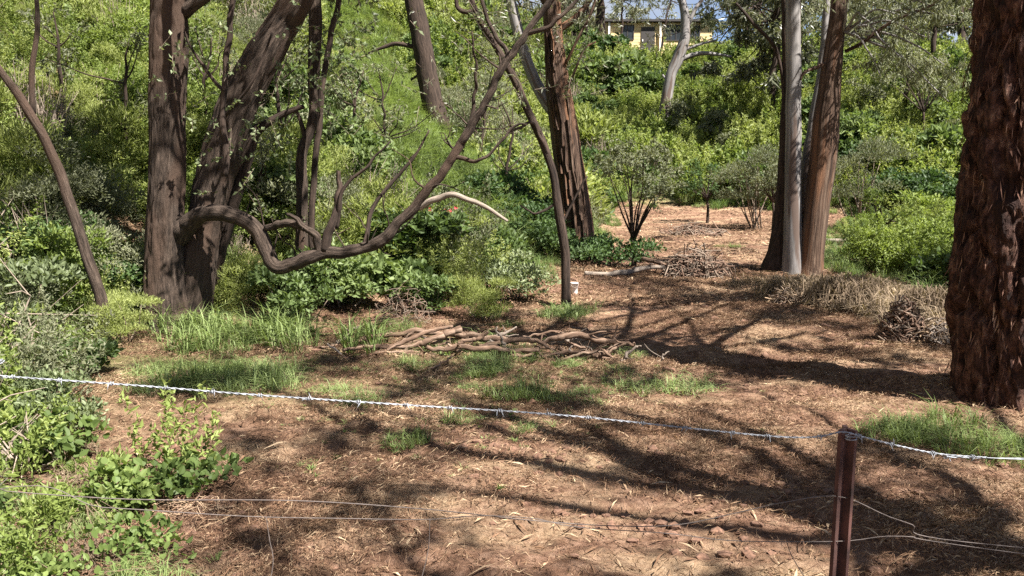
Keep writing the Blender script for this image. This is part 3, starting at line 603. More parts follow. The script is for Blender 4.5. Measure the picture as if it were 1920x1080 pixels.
# ---------------------------------------------------------------- shrub prototypes
def bush_mesh(name, n, nb, Rr, H, L, W, mat, kind='leaf', upright=.3, stems=7, z0=.0, leafdir=0.0, flat=1.0):
    mb = MB(); a = rng.uniform(0, 2 * math.pi, nb); q = np.sqrt(rng.uniform(0, 1, nb)) * Rr * .75
    zc = z0 + H * (.18 + .62 * rng.uniform(0, 1, nb) * (1 - .45 * (q / Rr) ** 2))
    c = np.column_stack([np.cos(a) * q, np.sin(a) * q, zc]); br = rng.uniform(.22, .42, nb) * Rr
    per = (n * br ** 2 / np.sum(br ** 2)).astype(int); idx = np.repeat(np.arange(nb), per); m = len(idx)
    u = rdir(m); u[:, 2] = np.abs(u[:, 2]) * .9 + u[:, 2] * .1
    p = c[idx] + u * (br[idx] * rng.uniform(.45, 1.1, m))[:, None] * np.array([1, 1, .8 * flat]); p[:, 2] = np.maximum(p[:, 2], .02)
    d = u * .7 + rdir(m) * .8 + np.array([0, 0, upright + leafdir]); nn = u * .6 + rdir(m) * .6 + np.array([0, 0, .5])
    t = np.clip(rng.uniform(0, .55, nb)[idx] + rng.uniform(0, .45, m), 0, 1)
    Ls = L * rng.uniform(.6, 1.3, m); Ws = W * rng.uniform(.7, 1.2, m)
    if kind == 'broad':
        V, F = broad_leaves(p, d, nn, Ls, Ws); mb.add(V, F, 0, np.repeat(t, 6))
    else:
        V, F = leaves(p, d, nn, Ls, Ws, .15, .12); mb.add(V, F, 0, np.repeat(t, 4))
    fol = mb.mesh(name + '_foliage', [M[mat]])
    ms = MB()
    for k in range(stems):
        j = int(rng.integers(0, nb)); s = np.array([rng.normal() * .06, rng.normal() * .06, -.08]); e = c[j]
        V, F, B = tube([s, s * .5 + e * .5 + rng.normal(size=3) * .05 * Rr, e], [.016 * Rr + .004, .012 * Rr + .003, .004], 5, 7, 0, None, k); ms.add(V, F, 0, .5, B)
    return fol, ms.mesh(name + '_stems', [M['twig']], True)
def grass_mesh(name, n, Rr, h, w_, mat, lean=(.2, .9), dry=.18):
    mb = MB()
    for part_, m_, hh in ((1 - dry, 0, 1.0), (dry, 1, .8)):
        k = max(int(n * part_), 3); nt = max(k // 14, 1); ta = rng.uniform(0, 6.283, nt); tq = np.sqrt(rng.uniform(0, 1, nt)) * Rr; ti = rng.integers(0, nt, k)
        a = rng.uniform(0, 2 * math.pi, k); c = np.column_stack([np.cos(ta[ti]) * tq[ti], np.sin(ta[ti]) * tq[ti], np.full(k, -.03)]) + np.column_stack([np.cos(a), np.sin(a), a * 0]) * (rng.uniform(0, .13, k) * Rr)[:, None]
        th = rng.uniform(.45, 1.15, nt)[ti] * (1 - .45 * (tq[ti] / Rr) ** 2)
        V, F = blades(c, h * hh * th * rng.uniform(.5, 1.15, k), w_ * rng.uniform(.6, 1.5, k), rng.uniform(*lean, k), a + rng.normal(size=k) * .7)
        mb.add(V, F, m_, np.repeat(np.clip(rng.normal(.5, .2, nt)[ti] + rng.normal(size=k) * .15, 0, 1), 5))
    return mb.mesh(name, [M[mat], M['hay']])

def stalk_mesh(name, ns, Rr, H, L, W, mat, per=70, spread=.5):
    mb = MB()
    for k in range(ns):
        a = rng.uniform(0, 6.283); q = math.sqrt(rng.uniform(0, 1)) * Rr; b0_ = np.array([math.cos(a) * q * .6, math.sin(a) * q * .6, -.05]); h = H * rng.uniform(.55, 1.1); o_ = np.array([math.cos(a), math.sin(a), 0]) * q * spread + rng.normal(size=3) * .06 * np.array([1, 1, 0])
        u = rng.uniform(.12, 1, per) ** .8; ax = b0_ + np.outer(u, o_) + np.outer(u, [0, 0, h]) - np.outer(u ** 3, [0, 0, h * .15])
        p = ax + rng.normal(size=(per, 3)) * (.05 * H * (1.25 - u))[:, None]; d = rdir(per) + np.array([0, 0, .55]) + o_ * .4
        V, F = leaves(p, d, rdir(per) + np.array([0, 0, .4]), L * rng.uniform(.5, 1.3, per) * (1.2 - .5 * u), W * rng.uniform(.6, 1.3, per), .1, .15)
        mb.add(V, F, 0, np.repeat(np.clip(rng.uniform(0, .5) + rng.uniform(0, .35, per) + .2 * u, 0, 1), 4))
    return mb.mesh(name, [M[mat]]), None
def twig_mesh(name, k, Rr, H):
    mb = MB()
    for q in range(k):
        a = rng.uniform(0, 6.283); d = np.array([math.cos(a) * rng.uniform(.2, 1) * Rr, math.sin(a) * rng.uniform(.2, 1) * Rr, H * rng.uniform(.5, 1.1)]); m_ = d * .5 + rng.normal(size=3) * .08
        V, F, B = tube([d * 0, m_, d], [.007, .005, .002], 4, 6, 0, None, q, False); mb.add(V, F, 0, .5, B); e = m_ + rng.normal(size=3) * .2 + np.array([0, 0, .12]); V, F, B = tube([m_, e], [.004, .0015], 3, 2, 0, None, q, False); mb.add(V, F, 0, .5, B)
    return mb.mesh(name, [M['greytwig']])
M['greytwig'] = plain('grey_brown_twig', (.24, .19, .15), .9)
PROTO = {
    'stalk_lime': stalk_mesh('stalk_lime', 34, .5, .95, .055, .016, 'lime', 120), 'stalk_bright': stalk_mesh('stalk_bright', 34, .5, .9, .05, .022, 'bright', 110), 'stalk_broad': stalk_mesh('stalk_broad', 30, .5, .85, .06, .03, 'broad', 90),
    'stalk_olive': stalk_mesh('stalk_olive', 34, .5, 1.0, .05, .016, 'olive', 110), 'glaucleaf': bush_mesh('glaucleaf', 2300, 22, .6, .95, .065, .036, 'glauc', kind='broad', upright=.5),
    'twiggy': (twig_mesh('twiggy', 70, .5, .95), None),
    'farstalk': stalk_mesh('farstalk', 26, .6, 1.1, .12, .04, 'lime', 70), 'farstalk2': stalk_mesh('farstalk2', 26, .6, 1.1, .11, .05, 'bright', 70),
    'broad': bush_mesh('broad', 2600, 18, .7, 1.0, .095, .055, 'broad'),
    'bright': bush_mesh('bright', 3600, 20, .7, 1.1, .075, .032, 'bright', upright=.4),
    'feather': bush_mesh('feather', 6000, 20, .7, 1.2, .075, .014, 'lime', upright=.6),
    'lime': bush_mesh('lime', 3800, 20, .7, 1.0, .065, .026, 'bright', upright=.3),
    'farbroad': bush_mesh('farbroad', 1500, 16, .8, 1.1, .17, .10, 'broad'),
    'farbright': bush_mesh('farbright', 1500, 16, .8, 1.2, .17, .085, 'bright', upright=.5),
    'farlime': bush_mesh('farlime', 1500, 16, .8, 1.1, .19, .06, 'lime', upright=.6),
    'fardark': bush_mesh('fardark', 1500, 16, .85, 1.1, .16, .10, 'dark'),
    'farolive': bush_mesh('farolive', 2000, 18, .9, 1.6, .14, .055, 'olive', z0=.2),
    'dark': bush_mesh('dark', 2600, 16, .75, .8, .085, .055, 'dark'),
    'olive': bush_mesh('olive', 4600, 22, .95, 1.8, .07, .022, 'olive', z0=.25, stems=9, upright=.6),
    'glauc': bush_mesh('glauc', 2600, 18, .7, 1.0, .08, .04, 'glauc'),
    'leafy': bush_mesh('leafy', 1500, 16, .6, .8, .10, .075, 'broad', kind='broad'),
    'mound': bush_mesh('mound', 3000, 18, .9, .5, .07, .045, 'dark', flat=.7),
}
M['palegrass'] = leafmat('pale_grass', [(0, (0.0925, 0.1260, 0.0369)), (.5, (0.1702, 0.2226, 0.0779)), (1, (0.2886, 0.3528, 0.1558))], 0.35)
GR = {'pale': grass_mesh('pale', 300, .35, .6, .011, 'palegrass', (.3, 1.3), .2), 'long': grass_mesh('long', 300, .34, .6, .010, 'grass', (.3, 1.2), .1), 'soft': grass_mesh('soft', 330, .36, .42, .008, 'palegrass', (.5, 1.5)), 'short': grass_mesh('short', 70, .26, .15, .008, 'palegrass', (.4, 1.6), .3), 'dry': grass_mesh('dry', 240, .3, .36, .008, 'hay', (1.0, 2.1), .3),
      'wisp': grass_mesh('wisp', 26, .2, .2, .008, 'grass', (.3, 1.6), .35)}

def instancer(name, label, protos, P, rot, scl, idx, cat='undergrowth'):
    col = bpy.data.collections.new(name + '_kinds')
    for k, me in enumerate(protos):
        oo = bpy.data.objects.new('%s_kind_%02d' % (name, k), me); col.objects.link(oo)
    me = bpy.data.meshes.new(name); P = np.asarray(P, np.float32); me.vertices.add(len(P)); me.vertices.foreach_set('co', P.ravel())
    a = me.attributes.new('rot', 'FLOAT_VECTOR', 'POINT'); a.data.foreach_set('vector', np.asarray(rot, np.float32).ravel())
    a = me.attributes.new('scl', 'FLOAT_VECTOR', 'POINT'); a.data.foreach_set('vector', np.asarray(scl, np.float32).ravel())
    a = me.attributes.new('idx', 'INT', 'POINT'); a.data.foreach_set('value', np.asarray(idx, np.int32))
    o = obj(name, me); tag(o, label, cat, None, 'stuff')
    g = bpy.data.node_groups.new(name, 'GeometryNodeTree')
    g.interface.new_socket('Geometry', in_out='INPUT', socket_type='NodeSocketGeometry'); g.interface.new_socket('Geometry', in_out='OUTPUT', socket_type='NodeSocketGeometry')
    n = g.nodes; l = g.links; gi = n.new('NodeGroupInput'); go = n.new('NodeGroupOutput')
    ci = n.new('GeometryNodeCollectionInfo'); ci.inputs['Collection'].default_value = col; ci.inputs['Separate Children'].default_value = True; ci.inputs['Reset Children'].default_value = True
    ip = n.new('GeometryNodeInstanceOnPoints'); ip.inputs['Pick Instance'].default_value = True
    def na(nm, dt):
        x = n.new('GeometryNodeInputNamedAttribute'); x.data_type = dt; x.inputs['Name'].default_value = nm; return next(s for s in x.outputs if s.enabled and s.name == 'Attribute')
    l.new(gi.outputs[0], ip.inputs['Points']); l.new(ci.outputs[0], ip.inputs['Instance'])
    l.new(na('idx', 'INT'), ip.inputs['Instance Index']); l.new(na('rot', 'FLOAT_VECTOR'), ip.inputs['Rotation']); l.new(na('scl', 'FLOAT_VECTOR'), ip.inputs['Scale'])
    l.new(ip.outputs[0], go.inputs[0])
    md = o.modifiers.new('scatter', 'NODES'); md.node_group = g
    return o

def scatter(n, xr, yr, mask):
    x = rng.uniform(*xr, n); y = rng.uniform(*yr, n); k = rng.uniform(0, 1, n) < mask(x, y); x, y = x[k], y[k]
    return np.column_stack([x, y, terrain(x, y)])
def in_view(x, y, m=1.5):
    return np.abs(x) < y * .62 + m
def rots(n, tilt=.15): return np.column_stack([rng.normal(size=n) * tilt, rng.normal(size=n) * tilt, rng.uniform(0, 6.283, n)])

rng = np.random.default_rng(78)
# left bank
def hollow(x, y):   # bare undercut earth beside the leaning sapling
    c = ground_hit(180, 440); return np.exp(-(((x - c[0]) / .9) ** 2 + ((y - c[1]) / .9) ** 2))
HC = ground_hit(180, 440)
def bankmask(x, y):
    d = foot_x(y) - x; return np.clip((d + .1) * 1.6, 0, 1) * in_view(x, y, 3) * (np.hypot((x - HC[0]) * .8, y - HC[1]) > .55) * (y > 5)
P = np.vstack([scatter(3000, (-16, 4), (8, 22), bankmask), scatter(3200, (-30, 8), (21, 62), bankmask)])
n = len(P); zone = fbm2(P[:, 0], P[:, 1], .35, 91, 3); sel = zone * 2.9 + rng.normal(size=n) * .2
fr = P[:, 1] > 21
idx = np.select([sel < -.4, sel < -.16, sel < .04, sel < .22, sel < .34, sel < .46], [3, 0, 2, 1, 6, 4], 5) * 1
idx = np.where(fr, np.select([idx == 3, idx == 0, idx == 2, idx == 1, idx == 6, idx == 4], [10, 7, 9, 8, 9, 11], 11), idx)
far = np.clip((P[:, 1] - 8) / 30, 0, 1); s = rng.uniform(.55, 1.25, n) ** 1.2 * (.8 + .55 * far) * (.35 + 1.35 * noise2(P[:, 0], P[:, 1], .7, 301))
# a swathe of bright grass runs diagonally down this bank: no shrubs on it
ga, gb = ground_hit(662, 40), ground_hit(900, 420)
def swathe(x, y):
    d = gb[:2] - ga[:2]; L2 = d @ d; t = np.clip(((x - ga[0]) * d[0] + (y - ga[1]) * d[1]) / L2, 0, 1)
    return np.hypot(x - ga[0] - t * d[0], y - ga[1] - t * d[1])
sw = swathe(P[:, 0], P[:, 1]); kp = (sw > .8 + .5 * far) | (rng.uniform(0, 1, n) < .1); s = s * np.clip((sw - .4) / 2.6, .35, 1)
BK = ('stalk_broad', 'stalk_bright', 'stalk_lime', 'broad', 'stalk_olive', 'lime', 'feather', 'farbroad', 'farstalk2', 'farstalk', 'fardark', 'farlime', 'twiggy', 'olive')
idx = np.where(rng.uniform(0, 1, n) < .09, 12, idx); idx = np.where((rng.uniform(0, 1, n) < .05) & (noise2(P[:, 0], P[:, 1], .3, 404) > .5), 13, idx)
instancer('bank_undergrowth', 'dense mixed green undergrowth covering the left bank', [PROTO[k][0] for k in BK],
          P[kp] + np.array([0, 0, -.12]), rots(kp.sum(), .2), np.column_stack([s, s, s * rng.uniform(.7, 1.3, n)])[kp], idx[kp])
P = np.vstack([scatter(9000, (-16, 4), (8, 26), bankmask), scatter(8000, (-26, 8), (24, 62), bankmask)])
sw = swathe(P[:, 0], P[:, 1]); kp = (sw < 1.5) | (rng.uniform(0, 1, len(P)) < .10); P = P[kp]; n = len(P)
s = rng.uniform(.7, 1.3, n) * (1 + .5 * np.clip((P[:, 1] - 10) / 30, 0, 1))
instancer('bank_grass', 'long bright green grass on the left bank', [GR['pale'], GR['soft']], P, rots(n, .1), np.column_stack([s, s, s]), rng.integers(0, 2, n), 'grass')

# back hill
def hillmask(x, y):
    return np.clip((y - foot_y(x) + .3) * .8, 0, 1) * (foot_x(y) - x < 1) * in_view(x, y, 4)
P = np.vstack([scatter(3600, (-2, 34), (22, 48), hillmask), scatter(1900, (-6, 48), (44, 66), hillmask)])
n = len(P); sel = fbm2(P[:, 0], P[:, 1], .26, 191, 3) * 3.0 + rng.normal(size=n) * .2
idx = np.select([sel < -.62, sel < -.36, sel < -.02, sel < .22, sel < .62], [3, 0, 2, 1, 2], 4); s = rng.uniform(.5, 1.35, n) ** 1.3 * (.5 + noise2(P[:, 0], P[:, 1], .4, 311)); s = np.where((P[:, 1] > 48) & (P[:, 0] > 3) & (P[:, 0] < 15), s * .5, s)
instancer('hill_undergrowth', 'dense bright green undergrowth covering the hill at the back', [PROTO[k][0] for k in ('farbroad', 'farstalk2', 'farstalk', 'fardark', 'farolive')],
          P + np.array([0, 0, -.15]), rots(n, .2), np.column_stack([s, s, s * rng.uniform(.6, 1.2, n)]), idx)
P = np.vstack([scatter(1800, (-2, 34), (24, 48), hillmask), scatter(800, (-6, 48), (44, 66), hillmask)]); n = len(P); s = rng.uniform(1.0, 1.7, n)
instancer('hill_grass', 'long yellow-green grass between the shrubs of the back hill', [GR['pale'], GR['soft']], P, rots(n, .1), np.column_stack([s, s, s]), rng.integers(0, 2, n), 'grass')

# foot of the banks and right hand side
def rightmask(x, y): return np.clip((bank(x, y)) * 1.3, 0, 1) * (x > 4.5) * (y < foot_y(x) + 1) * in_view(x, y, 3) * (y > 8)
P = scatter(900, (4.5, 24), (9, 30), rightmask); n = len(P); s = rng.uniform(.35, 1.3, n) * (.5 + noise2(P[:, 0], P[:, 1], .7, 77))
instancer('clearing_edge_undergrowth', 'bright green leafy undergrowth along the right edge of the clearing', [PROTO[k][0] for k in ('bright', 'stalk_broad', 'broad', 'stalk_lime')], P + np.array([0, 0, -.1]), rots(n), np.column_stack([s, s, s * .8]), rng.choice(4, n, p=[.45, .25, .15, .15]))
def footmask(x, y):
    d = bank(x, y); return np.clip(1 - np.abs(d + .1) / .8, 0, 1) * in_view(x, y, 2)
P = scatter(4500, (-8, 12), (7, 32), footmask); n = len(P); s = rng.uniform(.3, .9, n)
instancer('edge_grass', 'green grass fringe along the edges of the bare clearing', [GR['soft'], GR['short'], GR['long']], P, rots(n, .1), np.column_stack([s, s, s]), rng.choice(3, n, p=[.35, .45, .2]), 'grass')

PD = []
for px, py, rad, k in [(1545, 545, .6, 34), (1600, 548, .6, 34), (1650, 560, .6, 30), (1470, 545, .4, 10), (1710, 585, .5, 26), (1760, 600, .45, 24)]:
    c = ground_hit(px, py); PD.append(np.column_stack([c[0] + rng.normal(size=k) * rad * .7, c[1] + rng.normal(size=k) * rad * .6]))
PD = np.vstack(PD); P = np.column_stack([PD, terrain(PD[:, 0], PD[:, 1])]); n = len(P); s = rng.uniform(.6, 1.25, n)
instancer('dry_grass', 'pale dry grass round the tangles at the right edge of the clearing', [GR['dry']], P, rots(n, .15), np.column_stack([s, s, s]), np.zeros(n), 'grass')
# short green regrowth in patches on the clearing
patches = [(380, 705, .8, 44), (450, 690, .6, 30), (700, 690, 1.2, 60), (620, 680, 1.0, 50), (880, 680, .8, 46), (980, 740, 1.2, 60), (870, 790, 1.0, 36), (760, 830, .9, 30), (1150, 740, .9, 26), (1080, 690, .8, 26), (900, 650, 1.6, 60), (700, 740, 1.2, 40), (1040, 590, .5, 26), (560, 880, .4, 12), (700, 760, .5, 8), (1380, 465, .3, 14), (1580, 480, 1.6, 120), (1680, 480, 1.2, 70)]
PP = []
for px, py, rad, k in patches:
    c = ground_hit(px, py); a = rng.uniform(0, 6.283, k); q = np.abs(rng.normal(size=k)) * rad * .55; PP.append(np.column_stack([c[0] + np.cos(a) * q * 1.3, c[1] + np.sin(a) * q]))
PP = np.vstack(PP); P = np.column_stack([PP, terrain(PP[:, 0], PP[:, 1])]); n = len(P); s = rng.uniform(.3, .75, n)
instancer('clearing_grass', 'patches of short green regrowth grass on the bare clearing', [GR['short'], GR['soft'], GR['wisp']], P, rots(n, .1), np.column_stack([s, s, s * .8]), rng.choice(3, n, p=[.5, .08, .42]), 'grass')

# near left: weeds and grass
def weedmask(x, y):
    e = np.interp(y, [1.5, 3, 4, 5, 6, 7, 8.5], [-.95, -1.15, -1.45, -2.3, -3.2, -3.7, -3.9]); return np.clip((e - x) * 1.1 + fbm2(x, y, 1.1, 61) * 3.2, 0, 1) * in_view(x, y, 1.2)
M['weed'] = leafmat('weed_leaf', [(0, (.045, .07, .018)), (.45, (.10, .145, .04)), (.85, (.19, .24, .075)), (1, (.33, .30, .12))], 0.35)
WEED = [bush_mesh('weed', 300, 10, .20, .22, .042, .034, 'weed', kind='broad', stems=4)[0], bush_mesh('creeper', 420, 14, .26, .13, .034, .028, 'weed', kind='broad', stems=3, flat=.6)[0], bush_mesh('herb', 420, 9, .2, .28, .05, .013, 'bright', upright=.5)[0], stalk_mesh('tall_herb', 10, .2, .5, .045, .016, 'bright', 55)[0], bush_mesh('big_leaf', 90, 7, .18, .2, .075, .06, 'broad', kind='broad', stems=4)[0], twig_mesh('dead_stalk', 16, .2, .4)]
P = scatter(1300, (-6.5, -.4), (2.0, 9), weedmask); n = len(P); s = rng.uniform(.5, 1.5, n) ** 1.2 * np.clip(P[:, 1] / 5, .5, 1)
instancer('foreground_weeds', 'low broad-leaved green weeds in the left foreground', WEED, P, rots(n, .15), np.column_stack([s, s, s]), rng.choice(6, n, p=[.22, .26, .2, .15, .08, .09]), 'weeds')
P = scatter(1300, (-6.5, -.4), (1.8, 9), weedmask); n = len(P); s = rng.uniform(.35, .85, n)
instancer('foreground_grass', 'fresh green grass among the weeds in the left foreground', [GR['soft'], GR['short'], GR['dry']], P, rots(n, .1), np.column_stack([s, s, s]), rng.choice(3, n, p=[.45, .35, .2]), 'grass')

rng = np.random.default_rng(79)
# ---------------------------------------------------------------- litter on the ground
def litter(name, label, n, xr, yr, lr, wr, dens, zoff=.012):
    x = rng.uniform(*xr, n); y = yr[0] + (yr[1] - yr[0]) * rng.uniform(0, 1, n) ** 1.5
    k = (rng.uniform(0, 1, n) < dens(x, y)) & in_view(x, y, .8); x, y = x[k], y[k]; n = len(x)
    a = rng.uniform(0, 6.283, n); L = rng.uniform(*lr, n); d = np.column_stack([np.cos(a), np.sin(a)]) * (L / 2)[:, None]
    b = a + rng.normal(size=n) * .5; d2 = np.column_stack([np.cos(b), np.sin(b)]) * (L / 2)[:, None]
    wv = rng.uniform(*wr, n) * (1 + y * .06); s = np.column_stack([-np.sin(a), np.cos(a)]) * (wv / 2)[:, None]
    def P3(q, dz): return np.column_stack([q, terrain(q[:, 0], q[:, 1]) + dz])
    c = np.column_stack([x, y]); h0, h1 = rng.uniform(0, .03, n), rng.uniform(.003, .035, n); h2 = rng.uniform(0, .045, n)
    V = np.stack([P3(c - d - s, h0), P3(c - d + s, h0), P3(c + s, h1 + .004), P3(c - s, h1), P3(c + d2, h2)], 1).reshape(-1, 3)
    q = np.arange(n)[:, None] * 5; mb = MB(); t = np.clip(rng.normal(.38, .22, n) + (noise2(x, y, 1.3, 17) - .5) * .7, 0, 1)
    mb.add(V, [q + np.array([[0, 1, 2, 3]]), q + np.array([[3, 2, 4]])], 0, np.repeat(t, 5))
    o = obj(name, mb.mesh(name, [M['straw']])); tag(o, label, 'litter', None, 'stuff')
litter('straw_litter', 'mown straw and leaf litter strewn over the red-brown soil', 900000, (-5, 6), (1.8, 15), (.02, .075), (.0010, .0024), lambda x, y: np.clip(.45 + fbm2(x, y * 1.5, .9, 5) * 3.4, .1, 1) * (bank(x, y) < .8))
def debris(name, label, n, lr, wr, mat, cat, curl):
    x = rng.uniform(-4.5, 6, n); y = 2 + 12 * rng.uniform(0, 1, n) ** 1.6; k = (rng.uniform(0, 1, n) < np.clip(.35 + fbm2(x, y * 1.4, .7, 15) * 4, .04, 1)) & in_view(x, y, .6) & (bank(x, y) < .5); x, y = x[k], y[k]; n = len(x)
    a = rng.uniform(0, 6.283, n); d = np.column_stack([np.cos(a), np.sin(a), rng.normal(size=n) * curl]); nn = np.column_stack([rng.normal(size=n) * .35, rng.normal(size=n) * .35, np.ones(n)])
    V, F = leaves(np.column_stack([x, y, terrain(x, y) + rng.uniform(.006, .03, n)]), d, nn, rng.uniform(*lr, n), rng.uniform(*wr, n), .2, .15); mb = MB(); mb.add(V, F, 0, np.repeat(rng.uniform(0, 1, n), 4))
    o = obj(name, mb.mesh(name, [M[mat]])); tag(o, label, cat, None, 'stuff')
debris('fallen_leaves', 'dry fallen gum leaves scattered over the clearing', 2600, (.04, .09), (.008, .016), 'straw', 'leaves', .25)
debris('bark_scraps', 'brown scraps of bark and twig scattered over the clearing', 5000, (.06, .22), (.006, .016), 'straw', 'bark', .12)
litter('coarse_litter', 'mown stalks and mulch on the far half of the clearing', 120000, (-3, 14), (11, 31), (.06, .2), (.006, .014), lambda x, y: np.clip(.4 + fbm2(x, y * 1.5, .5, 25) * 3, .1, 1) * (bank(x, y) < .8))
# clods
ico_v = np.array([[0, 0, 1], [.89, 0, .45], [.28, .85, .45], [-.72, .53, .45], [-.72, -.53, .45], [.28, -.85, .45], [.72, .53, -.45], [-.28, .85, -.45], [-.89, 0, -.45], [-.28, -.85, -.45], [.72, -.53, -.45], [0, 0, -1]])
ico_f = np.array([[0, 1, 2], [0, 2, 3], [0, 3, 4], [0, 4, 5], [0, 5, 1], [1, 6, 2], [2, 7, 3], [3, 8, 4], [4, 9, 5], [5, 10, 1], [6, 7, 2], [7, 8, 3], [8, 9, 4], [9, 10, 5], [10, 6, 1], [11, 7, 6], [11, 8, 7], [11, 9, 8], [11, 10, 9], [11, 6, 10]])
nC = 40000; x = rng.uniform(-5, 7, nC); y = 2 + 14 * rng.uniform(0, 1, nC) ** 1.4; k = (rng.uniform(0, 1, nC) < np.clip(fbm2(x + .4 * y, y * 2, .9, 33) * 5 - .1, .02, 1)) & (bank(x, y) < .2); x, y = x[k], y[k]; nC = len(x)
sz = rng.uniform(.15, 1, nC) ** 3 * .02 * (1 + y * .09) + .004
V = ico_v[None] * (1 + rng.uniform(-.35, .35, (nC, 12, 1))) * sz[:, None, None] * np.array([1.3, 1.1, .7]) + np.column_stack([x, y, terrain(x, y) + sz * .2])[:, None]
mb = MB(); mb.add(V.reshape(-1, 3), (ico_f[None] + np.arange(nC)[:, None, None] * 12).reshape(-1, 3)); o = obj('soil_clods', mb.mesh('soil_clods', [M['soilclod']])); tag(o, 'loose clods of red-brown soil scattered on the clearing', 'soil', None, 'stuff')

rng = np.random.default_rng(80)
# ---------------------------------------------------------------- individual shrubs and small trees
FIRST = {}
def shrub(kind, px, py, scale, label, cat='shrub', name='shrub', group=None, zs=1.0, Y=None):
    p = ground_hit(px, py) if Y is None else at(px, py, Y); zz = gz(p[0], p[1])
    root = empty(name, (p[0], p[1], zz - .04), label, cat, group)
    obj('foliage', PROTO[kind][0], root)
    if PROTO[kind][1]: obj('stems', PROTO[kind][1], root)
    root.scale = (scale, scale, scale * zs); root.rotation_euler = (0, 0, rng.uniform(0, 6.283)); return root
shrub('glaucleaf', 55, 640, .95, 'pale grey-green leafy shrub at the left edge in front of the leaning sapling')
shrub('stalk_olive', 50, 760, 1.0, 'grey-green bush at the left edge crossed by the barbed wire')
shrub('glaucleaf', 105, 820, .55, 'grey-green leafy plant at the left edge between the two fence wires', 'plant')
shrub('leafy', 150, 700, .5, 'low broad-leaved plant right of the wire-crossed bush at the left edge', 'plant')
shrub('bright', 110, 590, .9, 'mid-green shrub beneath the leaning sapling')
shrub('feather', 235, 640, .55, 'feathery light green tuft left of the double trunk base')
shrub('broad', 560, 600, .8, 'dark green shrub right of the double trunk under the limb elbow')
shrub('broad', 640, 575, .9, 'leafy green shrub beneath the broken snag of the crooked limb')
shrub('leafy', 735, 570, 1.0, 'glossy green leafy shrub under the rising part of the crooked limb')
shrub('broad', 800, 590, .6, 'small green shrub just behind the left half of the branch heap')
shrub('stalk_lime', 880, 560, 1.15, 'bright green bush behind the middle of the branch heap')
shrub('feather', 905, 600, .6, 'soft bright green tussock at the foot of the bank behind the branch heap')
shrub('glauc', 965, 560, .8, 'blue-green shrub between the bright bush and the thin crooked trunk')
shrub('mound', 1135, 497, 1.1, 'dark low mound of foliage at the foot of the stringy-barked trunk')
shrub('dark', 1000, 480, 1.0, 'dark shrub left of the stringy-barked trunk base')
shrub('olive', 930, 330, 1.2, 'olive brown-green shrub halfway up the bank below the dark straight trunk')
shrub('olive', 1415, 428, 1.25, 'pale olive small-leaved bush at the far edge left of the gum clump')
shrub('olive', 1610, 432, 1.35, 'pale grey-olive bush seen just right of the gum clump')
shrub('stalk_bright', 1690, 515, 1.5, 'bright green bush beside the dry tangle right of the gum clump')
shrub('leafy', 1765, 545, .9, 'light green leafy bush against the left side of the massive red trunk')
shrub('stalk_lime', 1725, 470, 1.5, 'mid-green bush behind the bright bush right of the gum clump')
shrub('dark', 1700, 385, 1.6, 'dark green rounded shrub on the slope left of the red trunk')
shrub('dark', 1770, 400, 1.5, 'dark green shrub on the slope nearest the red trunk')
shrub('dark', 1640, 330, 1.6, 'dark green shrub on the slope right of the leaning gum trunk')
shrub('dark', 925, 405, 1.3, 'dark green shrub in shade right of the bright grass swathe')  # dark foliage, here and next line; its colour also carries the bank's shade
shrub('dark', 985, 440, 1.1, 'dark shrub low on the bank beside the thin crooked trunk')
shrub('olive', 880, 290, 1.3, 'brownish olive shrub just right of the foot of the dark straight trunk')
shrub('dark', 240, 560, .8, 'dark green shrub behind the left side of the double trunk base')
shrub('dark', 70, 500, .9, 'dark shrub under the overhang at the left edge')
shrub('glauc', 600, 260, 1.3, 'silvery leaved shrub on the bank behind the slender stems')
shrub('leafy', 540, 420, 1.2, 'broad-leaved green shrub on the bank inside the limb elbow')

def small_tree(name, label, px, py, h_px, w_px, fork, kind, mat='darkbark', n=2200):
    p = ground_hit(px, py); Y = p[1]; s = mpp(Y); base = np.array([p[0], p[1], gz(p[0], p[1])])
    root = empty(name, base, label, 'tree'); h = h_px * s; wd = w_px * s; mb = MB()
    f = base + np.array([0, 0, h * fork]); V, F, B = tube([base - np.array([0, 0, .1]), base * .5 + f * .5 + np.array([.02, 0, 0]), f], [.035 + h * .008, .03 + h * .006, .02 + h * .005], 8, 14, .03, None, 2); mb.add(V, F, 0, .5, B)
    tips = [base + np.array([rng.uniform(-.5, .5) * wd, rng.uniform(-.5, .5) * wd, h * rng.uniform(.5, .95)]) for _ in range(15)]
    for k, tp in enumerate(tips):
        mid = f * .5 + tp * .5 + np.array([0, 0, .05 * h]) + rng.normal(size=3) * .04; V, F, B = tube([f, mid, tp], [.014 + h * .003, .011, .004], 6, 10, .05, None, k); mb.add(V, F, 0, .5, B)
    part('trunk', mb, [M[mat]], root, base)
    m2 = MB(); foliage(m2, np.array(tips), rng.uniform(.10, .2, 15) * wd + .06, int(n * 1.5), max(.07, 6 * s), max(.028, 2.4 * s), 0, .1, .9); part('crown', m2, [M[kind]], root, base, False); return root
small_tree('young_tree', 'small forked sapling with a loose olive crown in front of the back hill', 1186, 500, 230, 150, .22, 'olive', n=2600)
small_tree('young_tree', 'tiny dark round-crowned sapling at the far end of the clearing', 1325, 418, 110, 70, .4, 'dark', n=900)
small_tree('young_tree', 'slim sapling with sparse leaves right of the leaning gum trunk', 1648, 500, 150, 60, .5, 'bright', 'leftbark', 420)
small_tree('young_tree', 'wispy olive tree leaning on the far slope left of the red trunk', 1728, 275, 210, 190, .3, 'olive', n=3000)
small_tree('young_tree', 'thin olive sapling left of the gum clump on the far edge', 1448, 432, 150, 110, .35, 'olive', 'leftbark', 1500)

